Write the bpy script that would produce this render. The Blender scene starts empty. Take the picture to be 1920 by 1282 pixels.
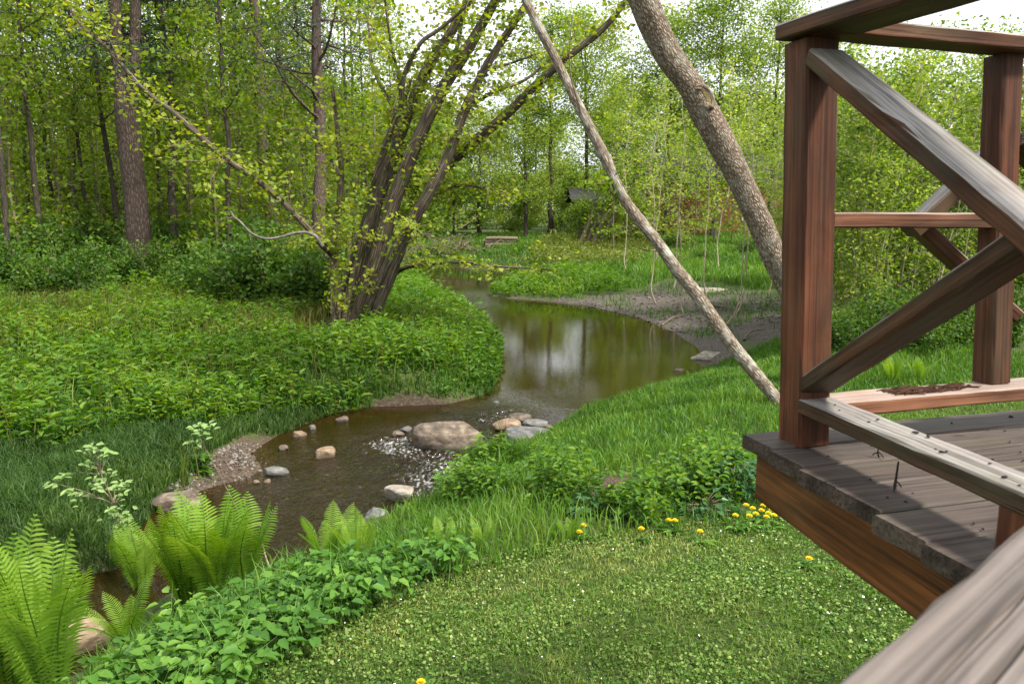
import bpy, math, random
import numpy as np
from mathutils import Vector, Matrix

random.seed(11)
rng = np.random.default_rng(11)
S = bpy.context.scene
COL = S.collection

# ------------------------------------------------------------------ camera
PITCH = math.radians(9.3)
CAMZ = 2.0
FPX = 1470.0
cam_d = bpy.data.cameras.new("camera")
cam = bpy.data.objects.new("camera", cam_d)
COL.objects.link(cam)
cam.location = (0, 0, CAMZ)
cam.rotation_euler = (math.pi / 2 - PITCH, 0, 0)
cam_d.sensor_width = 36
cam_d.lens = 36 * FPX / 1920
cam_d.clip_start = 0.05
cam_d.clip_end = 3000
cam_d.dof.use_dof = True
cam_d.dof.focus_distance = 4.5
cam_d.dof.aperture_fstop = 8.0
S.camera = cam

# ------------------------------------------------------------------ sky, sun, exposure
SUN_EL, SUN_AZ = math.radians(52), math.radians(125)      # azimuth clockwise from +Y (ahead)
world = bpy.data.worlds.new("World")
S.world = world
world.use_nodes = True
wn, wl = world.node_tree.nodes, world.node_tree.links
wn.clear()
wo = wn.new("ShaderNodeOutputWorld")
bg = wn.new("ShaderNodeBackground")
bg.inputs["Strength"].default_value = 0.115
sky = wn.new("ShaderNodeTexSky")
sky.sky_type = 'NISHITA'
sky.sun_disc = False
sky.sun_elevation = SUN_EL
sky.sun_rotation = SUN_AZ
sky.air_density = 1.0
sky.dust_density = 2.0
wtc = wn.new("ShaderNodeTexCoord")
wmap = wn.new("ShaderNodeMapping")
wmap.inputs["Scale"].default_value = (1, 1, 2.2)
wnoise = wn.new("ShaderNodeTexNoise")
wnoise.inputs["Scale"].default_value = 2.3
wnoise.inputs["Detail"].default_value = 6
wramp = wn.new("ShaderNodeValToRGB")
wramp.color_ramp.elements[0].position = 0.28
wramp.color_ramp.elements[0].color = (0.55, 0.55, 0.55, 1)
wramp.color_ramp.elements[1].position = 0.55
wmix = wn.new("ShaderNodeMix")
wmix.data_type = 'RGBA'
wl.new(wtc.outputs["Generated"], wmap.inputs["Vector"])
wl.new(wmap.outputs["Vector"], wnoise.inputs["Vector"])
wl.new(wnoise.outputs["Fac"], wramp.inputs["Fac"])
wl.new(wramp.outputs["Color"], wmix.inputs[0])
wl.new(sky.outputs["Color"], wmix.inputs[6])
wmix.inputs[7].default_value = (7.2, 7.4, 7.7, 1)          # thin bright cloud layer
wl.new(wmix.outputs[2], bg.inputs["Color"])
wl.new(bg.outputs[0], wo.inputs["Surface"])

sun_d = bpy.data.lights.new("sun", 'SUN')
sun_d.energy = 4.4
sun_d.angle = math.radians(8)
sun_d.color = (1.0, 0.94, 0.84)
sun = bpy.data.objects.new("sun", sun_d)
COL.objects.link(sun)
_sd = Vector((math.sin(SUN_AZ) * math.cos(SUN_EL), math.cos(SUN_AZ) * math.cos(SUN_EL), math.sin(SUN_EL)))
sun.rotation_euler = (-_sd).to_track_quat('-Z', 'Y').to_euler()
sun.location = _sd * 50

S.view_settings.view_transform = 'Standard'
S.view_settings.look = 'None'
S.view_settings.exposure = 1.02
S.view_settings.gamma = 1.0
S.render.engine = 'CYCLES'
S.cycles.use_denoising = True
S.cycles.max_bounces = 7
S.cycles.diffuse_bounces = 3
S.cycles.glossy_bounces = 3
S.cycles.transmission_bounces = 4
S.cycles.transparent_max_bounces = 8
S.cycles.caustics_reflective = False
S.cycles.caustics_refractive = False
S.cycles.sample_clamp_indirect = 4.0

# ------------------------------------------------------------------ measuring helpers
CP, SP = math.cos(PITCH), math.sin(PITCH)


def ray(px, py):
    u = (px - 960) / FPX
    v = (641 - py) / FPX
    return u, CP + v * SP, v * CP - SP          # x, forward, up per unit


def WZ(px, py, z):
    """world point where the sight line through a photo pixel meets height z"""
    u, f, w = ray(px, py)
    t = (z - CAMZ) / w
    return np.array([u * t, f * t, z])


def WD(px, py, D):
    """world point on that sight line at forward distance D"""
    u, f, w = ray(px, py)
    t = D / f
    return np.array([u * t, D, CAMZ + w * t])


def project(P):
    x, y, z = P[:, 0], P[:, 1], P[:, 2] - CAMZ
    d = np.maximum(y * CP - z * SP, 0.02)
    return 960 + FPX * x / d, 641 - FPX * (y * SP + z * CP) / d


def inpoly(px, py, poly):
    poly = np.asarray(poly, float)
    inside = np.zeros(len(px), bool)
    j = len(poly) - 1
    for i in range(len(poly)):
        xi, yi = poly[i]
        xj, yj = poly[j]
        c = ((yi > py) != (yj > py)) & (px < (xj - xi) * (py - yi) / (yj - yi + 1e-12) + xi)
        inside ^= c
        j = i
    return inside


def sstep(a, b, x):
    t = np.clip((x - a) / (b - a), 0, 1)
    return t * t * (3 - 2 * t)


def vnoise(x, y, seed=0):
    """smooth value noise, vectorised"""
    xi, yi = np.floor(x).astype(np.int64), np.floor(y).astype(np.int64)
    fx, fy = x - xi, y - yi
    fx, fy = fx * fx * (3 - 2 * fx), fy * fy * (3 - 2 * fy)

    def h(a, b):
        n = (a * 374761393 + b * 668265263 + seed * 974711) & 0x7fffffff
        n = ((n ^ (n >> 13)) * 1274126177) & 0x7fffffff
        return ((n ^ (n >> 16)) & 0xffff) / 65535.0
    return (h(xi, yi) * (1 - fx) + h(xi + 1, yi) * fx) * (1 - fy) + (h(xi, yi + 1) * (1 - fx) + h(xi + 1, yi + 1) * fx) * fy


def fbm(x, y, seed=0, o=3):
    s, a, t = 0, 0.5, 0
    for k in range(o):
        s = s + a * vnoise(x * 2 ** k, y * 2 ** k, seed + k)
        t += a
        a *= 0.5
    return s / t


# ------------------------------------------------------------------ terrain
WATER = -1.0
STREAM_PX = [(-1100, 1190), (-500, 1150), (-260, 1130), (-60, 1110), (120, 1088), (220, 1072), (255, 1000), (300, 950), (400, 915), (470, 898), (500, 880), (478, 850), (520, 818),
             (600, 787), (690, 772), (770, 770), (850, 766), (925, 745), (940, 712), (944, 668), (922, 614), (880, 586), (830, 566), (806, 545), (796, 520),
             (770, 512), (700, 506), (690, 496), (800, 499), (955, 513), (965, 524), (935, 545), (905, 556), (940, 562), (1000, 566), (1100, 577), (1190, 600), (1250, 626), (1292, 652),
             (1335, 690), (1290, 716), (1200, 742), (1100, 766), (1040, 792), (1020, 822), (960, 850), (905, 878), (865, 914), (785, 960), (690, 990),
             (605, 1005), (565, 1062), (500, 1082), (330, 1120), (235, 1165), (180, 1250), (100, 1300), (-260, 1420), (-600, 1480), (-1100, 1500)]
STREAM = np.array([WZ(x, y, WATER)[:2] for x, y in STREAM_PX])


def sdist(P):
    """signed distance to the stream, negative in the water"""
    x, y = P[:, 0], P[:, 1]
    A = STREAM
    B = np.roll(STREAM, -1, axis=0)
    d = np.full(len(x), 1e9)
    for a, b in zip(A, B):
        ab = b - a
        t = np.clip(((x - a[0]) * ab[0] + (y - a[1]) * ab[1]) / (ab @ ab + 1e-9), 0, 1)
        d = np.minimum(d, np.hypot(x - a[0] - t * ab[0], y - a[1] - t * ab[1]))
    ins = inpoly(x, y, A)
    return np.where(ins, -d, d)


#       x, y, land height, width over which the bank rises
CTRL = np.array([(0, 2, 0, 2.2), (2, 4, 0, 2.4), (-1, 3.2, -.02, 2.2), (1.5, 5, 0, 2.8), (3, 6.5, -.08, 3), (4.5, 9, -.2, 3), (7, 12, -.05, 3), (12, 15, .1, 4), (-3, 2.6, -.25, 1.6), (-5, 2, -.3, 2),
                 (5.2, 21, -.72, 3), (8, 24, -.55, 5), (5, 28.5, -.7, 4), (11, 26, -.3, 5), (6, 38, -.45, 3), (10, 45, -.1, 4), (5, 55, .3, 4), (3, 70, .6, 4), (20, 60, .8, 4), (20, 30, .25, 4), (12, 20, 0, 4), (30, 20, .4, 5),
                 (-1.5, 16, -.5, .7), (-4, 17, -.42, .9), (-5, 11, -.6, .8), (-9, 10, -.45, 1), (-5, 7.6, -.72, .9), (-12, 15, -.2, 1), (-13, 27, 0, 1.5), (-25, 30, .2, 2), (-5, 30, -.2, 1.5), (-30, 60, .6, 2), (-10, 60, .4, 2), (-2, 24, -.5, 1),
                 (-1, 42, -.3, 2), (-12, 8, -.5, 1), (0, 110, 1.5, 5), (60, 90, 2, 5), (-70, 90, 1.5, 5), (0, 300, 4, 5), (60, 20, 1, 5), (-60, 25, .5, 5), (0, -10, 0, 3)], float)


def H(P):
    P = np.atleast_2d(np.asarray(P, float))
    x, y = P[:, 0], P[:, 1]
    num = np.zeros(len(x))
    wid = np.zeros(len(x))
    den = np.zeros(len(x))
    for cx, cy, cz, cw in CTRL:
        s2 = 0.6 + 0.02 * (cx * cx + cy * cy)
        w = 1.0 / ((x - cx) ** 2 + (y - cy) ** 2 + s2) ** 1.6
        num += w * cz
        wid += w * cw
        den += w
    base, wid = num / den, wid / den
    d = sdist(P)
    n = (fbm(x * .8 + 40, y * .8 + 40, 3) - .5) * .16 + (fbm(x * 3 + 70, y * 3 + 70, 5) - .5) * .05
    rise = sstep(0, 1, d / wid) * .75 + .25 * sstep(0, .28, d)
    land = WATER - .02 + (base - WATER) * rise + n * sstep(.1, 1.5, d)
    bed = WATER - .02 - .34 * sstep(0, 1.1, -d) + n * .5 * sstep(0, .4, -d)
    return np.where(d > 0, land, bed)


def h1(x, y):
    return float(H([(x, y)])[0])


def ground_at(px, py):
    """point on the ground seen at a photo pixel"""
    u, f, w = ray(px, py)
    t = np.concatenate([np.arange(1.5, 40, .04), np.arange(40, 160, .3)])
    P = np.stack([u * t, f * t, CAMZ + w * t], 1)
    hit = np.nonzero(P[:, 2] <= H(P[:, :2]))[0]
    p = P[hit[0]] if len(hit) else P[-1]
    return np.array([p[0], p[1], h1(p[0], p[1])])


# ------------------------------------------------------------------ mesh builder
class MB:
    def __init__(self):
        self.v, self.t, self.bk, self.q, self.tr, self.n = [], [], [], [], [], 0

    def add(self, V, quads=None, tris=None, tint=0.5, bk=None):
        V = np.asarray(V, float).reshape(-1, 3)
        k = len(V)
        self.v.append(V)
        self.t.append(np.broadcast_to(np.asarray(tint, float), (k,)).copy() if np.ndim(tint) else np.full(k, float(tint)))
        self.bk.append(np.zeros((k, 3)) if bk is None else np.asarray(bk, float).reshape(-1, 3))
        if quads is not None and len(quads):
            self.q.append(np.asarray(quads, np.int64).reshape(-1, 4) + self.n)
        if tris is not None and len(tris):
            self.tr.append(np.asarray(tris, np.int64).reshape(-1, 3) + self.n)
        self.n += k

    def mesh(self, name, mat, origin=(0, 0, 0), smooth=True):
        V = np.concatenate(self.v) - np.asarray(origin, float)
        me = bpy.data.meshes.new(name)
        Q = np.concatenate(self.q) if self.q else np.zeros((0, 4), np.int64)
        T = np.concatenate(self.tr) if self.tr else np.zeros((0, 3), np.int64)
        me.vertices.add(len(V))
        me.vertices.foreach_set("co", V.astype(np.float32).ravel())
        me.loops.add(Q.size + T.size)
        me.loops.foreach_set("vertex_index", np.concatenate([Q.ravel(), T.ravel()]).astype(np.int32))
        me.polygons.add(len(Q) + len(T))
        st = np.concatenate([np.arange(len(Q)) * 4, Q.size + np.arange(len(T)) * 3]).astype(np.int32)
        me.polygons.foreach_set("loop_start", st)
        me.polygons.foreach_set("use_smooth", np.full(len(st), smooth))
        a = me.attributes.new("tint", 'FLOAT', 'POINT')
        a.data.foreach_set("value", np.concatenate(self.t).astype(np.float32))
        a = me.attributes.new("bk", 'FLOAT_VECTOR', 'POINT')
        a.data.foreach_set("vector", np.concatenate(self.bk).astype(np.float32).ravel())
        if mat:
            me.materials.append(mat)
        me.update(calc_edges=True)
        me.validate()
        return me

    def build(self, name, mat, parent=None, origin=(0, 0, 0), smooth=True):
        o = bpy.data.objects.new(name, self.mesh(name, mat, origin, smooth))
        COL.objects.link(o)
        if parent:
            o.parent = parent
        else:
            o.location = origin
        return o


def tag(o, label=None, cat=None, group=None, kind=None):
    if label:
        o["label"] = label
    if cat:
        o["category"] = cat
    if group:
        o["group"] = group
    if kind:
        o["kind"] = kind
    return o


def thing(name, label, cat, loc=(0, 0, 0), rz=0, scale=1, group=None):
    o = bpy.data.objects.new(name, None)
    o.empty_display_size = 0.2
    COL.objects.link(o)
    o.location = loc
    o.rotation_euler = (0, 0, rz)
    o.scale = (scale,) * 3
    return tag(o, label, cat, group)


def copy_thing(src, loc, rz=0, scale=1, label=None, group=None):
    r = src.copy()
    COL.objects.link(r)
    r.location = loc
    r.rotation_euler = (0, 0, rz)
    r.scale = (scale,) * 3 if np.ndim(scale) == 0 else scale
    if label:
        r["label"] = label
    if group:
        r["group"] = group
    for c in KIDS.get(src.name, []):
        d = c.copy()
        COL.objects.link(d)
        d.parent = r
        for g in KIDS.get(c.name, []):
            e = g.copy()
            COL.objects.link(e)
            e.parent = d
    return r


KIDS = {}


def kid(root, *objs):
    KIDS.setdefault(root.name, []).extend(objs)


def norm(a):
    return a / (np.linalg.norm(a, axis=-1, keepdims=True) + 1e-12)


def crom(pts, k=4):
    """Catmull-Rom resampling of rows (any columns)"""
    P = np.asarray(pts, float)
    if len(P) < 3:
        t = np.linspace(0, 1, k + 1)[:, None]
        return P[0] * (1 - t) + P[-1] * t
    Q = np.vstack([2 * P[0] - P[1], P, 2 * P[-1] - P[-2]])
    out = []
    for i in range(1, len(Q) - 2):
        for s in range(k):
            t = s / k
            a, b, c, d = Q[i - 1], Q[i], Q[i + 1], Q[i + 2]
            out.append(.5 * (2 * b + (c - a) * t + (2 * a - 5 * b + 4 * c - d) * t * t + (3 * b - a - 3 * c + d) * t ** 3))
    out.append(P[-1])
    return np.array(out)


def tube(mb, pts, rad, n=7, rough=0.0, tint=0.5, seed=0):
    pts = np.asarray(pts, float)
    rad = np.broadcast_to(np.asarray(rad, float), (len(pts),))
    m = len(pts)
    T = norm(np.gradient(pts, axis=0))
    ref = np.array([0, 0, 1.]) if abs(T[0, 2]) < .9 else np.array([0, 1., 0])
    N = np.zeros_like(pts)
    N[0] = norm(np.cross(T[0], ref))
    for i in range(1, m):
        v = N[i - 1] - T[i] * (N[i - 1] @ T[i])
        N[i] = norm(v)
    B = np.cross(T, N)
    L = np.concatenate([[0], np.cumsum(np.linalg.norm(np.diff(pts, axis=0), axis=1))])
    a = np.arange(n) / n * 2 * np.pi
    ca, sa = np.cos(a), np.sin(a)
    R = rad[:, None] * np.ones(n)
    if rough:
        g = fbm((ca[None, :] * 2.2 + 9 + seed * 3.1) + L[:, None] * 0, (sa[None, :] * 2.2 + 9) + L[:, None] / max(rad[0], .01) * .35, seed, 3) - .5
        g2 = fbm(np.tile(ca * 7 + 30 + seed, (m, 1)), np.tile(sa * 7 + 30, (m, 1)) + L[:, None] / max(rad[0], .01) * .5, seed + 9, 2) - .5
        R = R * (1 + rough * (g * 1.5 + g2 * .7))
    V = pts[:, None, :] + R[:, :, None] * (N[:, None, :] * ca[None, :, None] + B[:, None, :] * sa[None, :, None])
    bk = np.stack([np.tile(ca * rad[0], (m, 1)), np.tile(sa * rad[0], (m, 1)), np.tile(L[:, None], (1, n))], -1)
    i = np.arange(m - 1)[:, None] * n
    j = np.arange(n)[None, :]
    j2 = (j + 1) % n
    quads = np.stack([i + j, i + j2, i + n + j2, i + n + j], -1).reshape(-1, 4)
    V = np.concatenate([V.reshape(-1, 3), pts[-1:] + T[-1:] * rad[-1] * .5])
    bk = np.concatenate([bk.reshape(-1, 3), [[0, 0, L[-1]]]])
    e = (m - 1) * n
    tris = np.stack([e + np.arange(n), e + (np.arange(n) + 1) % n, np.full(n, m * n)], -1)
    mb.add(V, quads, tris, tint, bk)


def rand_dirs(n, zbias=0.0, r=rng):
    v = r.normal(size=(n, 3))
    v[:, 2] += zbias
    return norm(v)


def kites(mb, P, size, tint, zb=1.2, aspect=.62, droop=.3, r=rng):
    """one small folded-flat leaf face per point, facing mostly up"""
    n = len(P)
    N = rand_dirs(n, zb, r)
    A = r.normal(size=(n, 3))
    A[:, 2] = A[:, 2] * .4 - droop
    A = norm(A - N * np.sum(A * N, 1, keepdims=True))
    B = np.cross(N, A)
    size = np.broadcast_to(size, (n,))[:, None] * (0.7 + .6 * r.random((n, 1)))
    b = P - A * size * .5
    t = P + A * size * .5
    m = P - A * size * .08 - N * size * .06
    V = np.stack([b, m + B * size * aspect * .5, t, m - B * size * aspect * .5], 1).reshape(-1, 3)
    mb.add(V, np.arange(4 * n).reshape(-1, 4), None, np.repeat(np.broadcast_to(tint, (n,)), 4))


def leaves6(mb, B, A, N, L, W, tint, fold=.25, tipdrop=.15):
    """broad leaf of two panels folded along the midrib; B base, A axis, N normal"""
    n = len(B)
    A, N = norm(A), norm(N - norm(A) * np.sum(norm(A) * N, 1, keepdims=True))
    C = np.cross(A, N)
    L = np.broadcast_to(L, (n,))[:, None]
    W = np.broadcast_to(W, (n,))[:, None]
    T = B + A * L - N * L * tipdrop
    p1 = B + A * L * .28
    p2 = B + A * L * .66 - N * L * tipdrop * .35
    up = N * W * fold
    V = np.stack([B, p1 + C * W * .5 + up, p2 + C * W * .42 + up, T, p2 - C * W * .42 + up, p1 - C * W * .5 + up], 1).reshape(-1, 3)
    i = np.arange(n)[:, None] * 6
    q = np.concatenate([i + np.array([[0, 1, 2, 3]]), i + np.array([[0, 3, 4, 5]])])
    mb.add(V, q, None, np.repeat(np.broadcast_to(tint, (n,)), 6))


def blades(mb, P, h, w, tint, bend=.35, r=rng):
    n = len(P)
    a = r.random(n) * 2 * np.pi
    d = np.stack([np.cos(a), np.sin(a), np.zeros(n)], 1)
    f = r.random(n) * 2 * np.pi
    s = np.stack([np.cos(f), np.sin(f), np.zeros(n)], 1)
    h = np.broadcast_to(h, (n,))[:, None]
    w = np.broadcast_to(w, (n,))[:, None]
    be = bend * (.3 + 1.1 * r.random((n, 1)))
    up = np.array([[0, 0, 1.]])
    mid = P + up * h * .55 + d * h * be * .3
    tip = P + up * h * (1 - be * .35) + d * h * be
    V = np.stack([P - s * w * .5, P + s * w * .5, mid + s * w * .4, mid - s * w * .4, tip], 1).reshape(-1, 3)
    i = np.arange(n)[:, None] * 5
    mb.add(V, i + np.array([[0, 1, 2, 3]]), i + np.array([[3, 2, 4]]), np.repeat(np.broadcast_to(tint, (n,)), 5))


# ------------------------------------------------------------------ materials
def new_mat(name):
    m = bpy.data.materials.new(name)
    m.use_nodes = True
    nt = m.node_tree
    nt.nodes.clear()
    out = nt.nodes.new("ShaderNodeOutputMaterial")
    return m, nt, nt.nodes, nt.links, out


def ramp(N, stops):
    r = N.new("ShaderNodeValToRGB")
    e = r.color_ramp.elements
    while len(e) < len(stops):
        e.new(0.5)
    for k, (p, c) in enumerate(stops):
        e[k].position = p
        e[k].color = (*c, 1)
    return r


def leaf_mat(name, c0, c1, c2, trans=.42, rough=.5, spec=.25, objvar=.35):
    m, nt, N, L, out = new_mat(name)
    at = N.new("ShaderNodeAttribute")
    at.attribute_name = "tint"
    oi = N.new("ShaderNodeObjectInfo")
    ma = N.new("ShaderNodeMath")
    ma.operation = 'MULTIPLY_ADD'
    ma.inputs[1].default_value = objvar
    L.new(oi.outputs["Random"], ma.inputs[0])
    ad = N.new("ShaderNodeMath")
    ad.operation = 'SUBTRACT'
    L.new(at.outputs["Fac"], ad.inputs[0])
    ad.inputs[1].default_value = objvar * .5
    L.new(ad.outputs[0], ma.inputs[2])
    r = ramp(N, [(0, c0), (.5, c1), (1, c2)])
    L.new(ma.outputs[0], r.inputs["Fac"])
    p = N.new("ShaderNodeBsdfPrincipled")
    p.inputs["Roughness"].default_value = rough
    p.inputs["Specular IOR Level"].default_value = spec
    t = N.new("ShaderNodeBsdfTranslucent")
    hs = N.new("ShaderNodeHueSaturation")
    hs.inputs["Hue"].default_value = .485
    hs.inputs["Saturation"].default_value = 1.12
    hs.inputs["Value"].default_value = 1.5
    mx = N.new("ShaderNodeMixShader")
    mx.inputs[0].default_value = trans
    L.new(r.outputs["Color"], p.inputs["Base Color"])
    L.new(r.outputs["Color"], hs.inputs["Color"])
    L.new(hs.outputs["Color"], t.inputs["Color"])
    L.new(p.outputs[0], mx.inputs[1])
    L.new(t.outputs[0], mx.inputs[2])
    L.new(mx.outputs[0], out.inputs["Surface"])
    return m


def bark_mat(name, dark, mid, light, sc=26, stretch=.16, bump=.5, moss=None, dist=.02, lich=.0):
    m, nt, N, L, out = new_mat(name)
    at = N.new("ShaderNodeAttribute")
    at.attribute_name = "bk"
    mp = N.new("ShaderNodeMapping")
    mp.inputs["Scale"].default_value = (1, 1, stretch)
    L.new(at.outputs["Vector"], mp.inputs["Vector"])
    no = N.new("ShaderNodeTexNoise")
    no.inputs["Scale"].default_value = 9
    no.inputs["Detail"].default_value = 3
    L.new(mp.outputs[0], no.inputs["Vector"])
    mxv = N.new("ShaderNodeVectorMath")
    mxv.operation = 'MULTIPLY_ADD'
    mxv.inputs[1].default_value = (.06, .06, .06)
    L.new(no.outputs["Color"], mxv.inputs[0])
    L.new(mp.outputs[0], mxv.inputs[2])
    vo = N.new("ShaderNodeTexVoronoi")
    vo.feature = 'DISTANCE_TO_EDGE'
    vo.inputs["Scale"].default_value = sc
    L.new(mxv.outputs[0], vo.inputs["Vector"])
    n2 = N.new("ShaderNodeTexNoise")
    n2.inputs["Scale"].default_value = 60
    n2.inputs["Detail"].default_value = 4
    L.new(mp.outputs[0], n2.inputs["Vector"])
    m1 = N.new("ShaderNodeMath")
    m1.operation = 'MULTIPLY_ADD'
    m1.inputs[1].default_value = 1.6
    L.new(vo.outputs["Distance"], m1.inputs[0])
    m2 = N.new("ShaderNodeMath")
    m2.operation = 'MULTIPLY'
    m2.inputs[1].default_value = .55
    L.new(n2.outputs["Fac"], m2.inputs[0])
    L.new(m2.outputs[0], m1.inputs[2])
    r = ramp(N, [(.18, dark), (.45, mid), (.8, light)])
    L.new(m1.outputs[0], r.inputs["Fac"])
    col = r.outputs["Color"]
    if lich:
        n3 = N.new("ShaderNodeTexNoise")
        n3.inputs["Scale"].default_value = 7
        n3.inputs["Detail"].default_value = 5
        L.new(at.outputs["Vector"], n3.inputs["Vector"])
        rr = ramp(N, [(.5, (0, 0, 0)), (.68, (lich, lich, lich))])
        L.new(n3.outputs["Fac"], rr.inputs["Fac"])
        mm = N.new("ShaderNodeMix")
        mm.data_type = 'RGBA'
        L.new(rr.outputs["Color"], mm.inputs[0])
        L.new(col, mm.inputs[6])
        mm.inputs[7].default_value = (.36, .36, .31, 1)
        col = mm.outputs[2]
    if moss:
        n4 = N.new("ShaderNodeTexNoise")
        n4.inputs["Scale"].default_value = 3.1
        n4.inputs["Detail"].default_value = 4
        L.new(at.outputs["Vector"], n4.inputs["Vector"])
        rr = ramp(N, [(.52, (0, 0, 0)), (.7, (.7, .7, .7))])
        L.new(n4.outputs["Fac"], rr.inputs["Fac"])
        mm = N.new("ShaderNodeMix")
        mm.data_type = 'RGBA'
        L.new(rr.outputs["Color"], mm.inputs[0])
        L.new(col, mm.inputs[6])
        mm.inputs[7].default_value = (*moss, 1)
        col = mm.outputs[2]
    p = N.new("ShaderNodeBsdfPrincipled")
    p.inputs["Roughness"].default_value = .9
    p.inputs["Specular IOR Level"].default_value = .15
    L.new(col, p.inputs["Base Color"])
    b = N.new("ShaderNodeBump")
    b.inputs["Strength"].default_value = bump
    b.inputs["Distance"].default_value = dist
    L.new(m1.outputs[0], b.inputs["Height"])
    L.new(b.outputs[0], p.inputs["Normal"])
    L.new(p.outputs[0], out.inputs["Surface"])
    return m


def wood_mat(name, base, dark, worn, wornamt=.8, topworn=True, moss=0.0, rough=.62, grain=1.0):
    """planks: stain with grain along local X, paler grey weathered wood where the upper faces have lost their stain"""
    m, nt, N, L, out = new_mat(name)
    tc = N.new("ShaderNodeTexCoord")
    at = N.new("ShaderNodeAttribute")
    at.attribute_name = "tint"
    oi = N.new("ShaderNodeObjectInfo")
    w = N.new("ShaderNodeMath")
    w.operation = 'MULTIPLY_ADD'
    w.inputs[1].default_value = 37.0
    L.new(at.outputs["Fac"], w.inputs[0])
    w2 = N.new("ShaderNodeMath")
    w2.operation = 'MULTIPLY'
    w2.inputs[1].default_value = 23.0
    L.new(oi.outputs["Random"], w2.inputs[0])
    L.new(w2.outputs[0], w.inputs[2])

    def noise(scale, vec, detail=4, dist=0):
        mp = N.new("ShaderNodeMapping")
        mp.inputs["Scale"].default_value = vec
        L.new(tc.outputs["Object"], mp.inputs["Vector"])
        n = N.new("ShaderNodeTexNoise")
        n.noise_dimensions = '4D'
        n.inputs["Scale"].default_value = scale
        n.inputs["Detail"].default_value = detail
        n.inputs["Distortion"].default_value = dist
        L.new(mp.outputs[0], n.inputs["Vector"])
        L.new(w.outputs[0], n.inputs["W"])
        return n
    fine = noise(7, (.28, 17, 17), 7, .5)
    broad = noise(3.2, (.5, 3, 3), 4)
    blot = noise(9, (.8, 1.5, 1.5), 6)
    r = ramp(N, [(.38, dark), (.5, base), (.64, tuple(min(1, c * 1.7) for c in base))])
    mm = N.new("ShaderNodeMath")
    mm.operation = 'MULTIPLY_ADD'
    mm.inputs[1].default_value = .65
    L.new(fine.outputs["Fac"], mm.inputs[0])
    mb_ = N.new("ShaderNodeMath")
    mb_.operation = 'MULTIPLY'
    mb_.inputs[1].default_value = .35
    L.new(broad.outputs["Fac"], mb_.inputs[0])
    L.new(mb_.outputs[0], mm.inputs[2])
    L.new(mm.outputs[0], r.inputs["Fac"])
    mo = ramp(N, [(.38, (.32, .30, .28)), (.60, (1, 1, 1))])
    mott = noise(4, (.9, 3.5, 3.5), 6, .4)
    L.new(mott.outputs["Fac"], mo.inputs["Fac"])
    mot = N.new("ShaderNodeMix")
    mot.data_type = 'RGBA'
    mot.blend_type = 'MULTIPLY'
    mot.inputs[0].default_value = .75
    L.new(r.outputs["Color"], mot.inputs[6])
    L.new(mo.outputs["Color"], mot.inputs[7])
    # worn stain
    g = N.new("ShaderNodeNewGeometry")
    sx = N.new("ShaderNodeSeparateXYZ")
    L.new(g.outputs["True Normal"], sx.inputs[0])
    up = ramp(N, [(.35, (0, 0, 0)), (.65, (1, 1, 1))])
    L.new(sx.outputs["Z"], up.inputs["Fac"])
    wr = ramp(N, [(.36, (0, 0, 0)), (.56, (1, 1, 1))])
    L.new(blot.outputs["Fac"], wr.inputs["Fac"])
    wa = N.new("ShaderNodeMath")
    wa.operation = 'MULTIPLY_ADD'
    wa.inputs[1].default_value = .35
    wa.inputs[2].default_value = .65
    L.new(wr.outputs["Color"], wa.inputs[0])
    wf = N.new("ShaderNodeMath")
    wf.operation = 'MULTIPLY'
    if topworn:
        L.new(up.outputs["Color"], wf.inputs[0])
    else:
        wf.inputs[0].default_value = 1
    L.new(wa.outputs[0], wf.inputs[1])
    wf2 = N.new("ShaderNodeMath")
    wf2.operation = 'MULTIPLY'
    wf2.inputs[1].default_value = wornamt
    L.new(wf.outputs[0], wf2.inputs[0])
    wcol = ramp(N, [(.37, tuple(c * .3 for c in worn)), (.48, worn), (.64, tuple(min(1, c * 1.35) for c in worn))])
    L.new(mm.outputs[0], wcol.inputs["Fac"])
    mx = N.new("ShaderNodeMix")
    mx.data_type = 'RGBA'
    L.new(wf2.outputs[0], mx.inputs[0])
    L.new(mot.outputs[2], mx.inputs[6])
    L.new(wcol.outputs["Color"], mx.inputs[7])
    col = mx.outputs[2]
    if moss:
        ms = noise(5, (.6, 2, 2), 6)
        mr = ramp(N, [(.46, (0, 0, 0)), (.7, (moss, moss, moss))])
        L.new(ms.outputs["Fac"], mr.inputs["Fac"])
        m3 = N.new("ShaderNodeMix")
        m3.data_type = 'RGBA'
        L.new(mr.outputs["Color"], m3.inputs[0])
        L.new(col, m3.inputs[6])
        m3.inputs[7].default_value = (.085, .085, .05, 1)
        col = m3.outputs[2]
    # dark knots and drip stains
    vo = N.new("ShaderNodeTexVoronoi")
    vo.voronoi_dimensions = '4D'
    vo.inputs["Scale"].default_value = 5.5
    mpv = N.new("ShaderNodeMapping")
    mpv.inputs["Scale"].default_value = (.7, 1.4, 1.4)
    L.new(tc.outputs["Object"], mpv.inputs["Vector"])
    L.new(mpv.outputs[0], vo.inputs["Vector"])
    L.new(w.outputs[0], vo.inputs["W"])
    kr = ramp(N, [(.05, (.3, .28, .27)), (.13, (1, 1, 1))])
    L.new(vo.outputs["Distance"], kr.inputs["Fac"])
    mk = N.new("ShaderNodeMix")
    mk.data_type = 'RGBA'
    mk.blend_type = 'MULTIPLY'
    mk.inputs[0].default_value = .8
    L.new(col, mk.inputs[6])
    L.new(kr.outputs["Color"], mk.inputs[7])
    ck = noise(6, (.10, 26, 26), 2, .2)                     # drying cracks along the grain
    cr = ramp(N, [(.30, (.18, .16, .15)), (.36, (1, 1, 1))])
    L.new(ck.outputs["Fac"], cr.inputs["Fac"])
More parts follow.
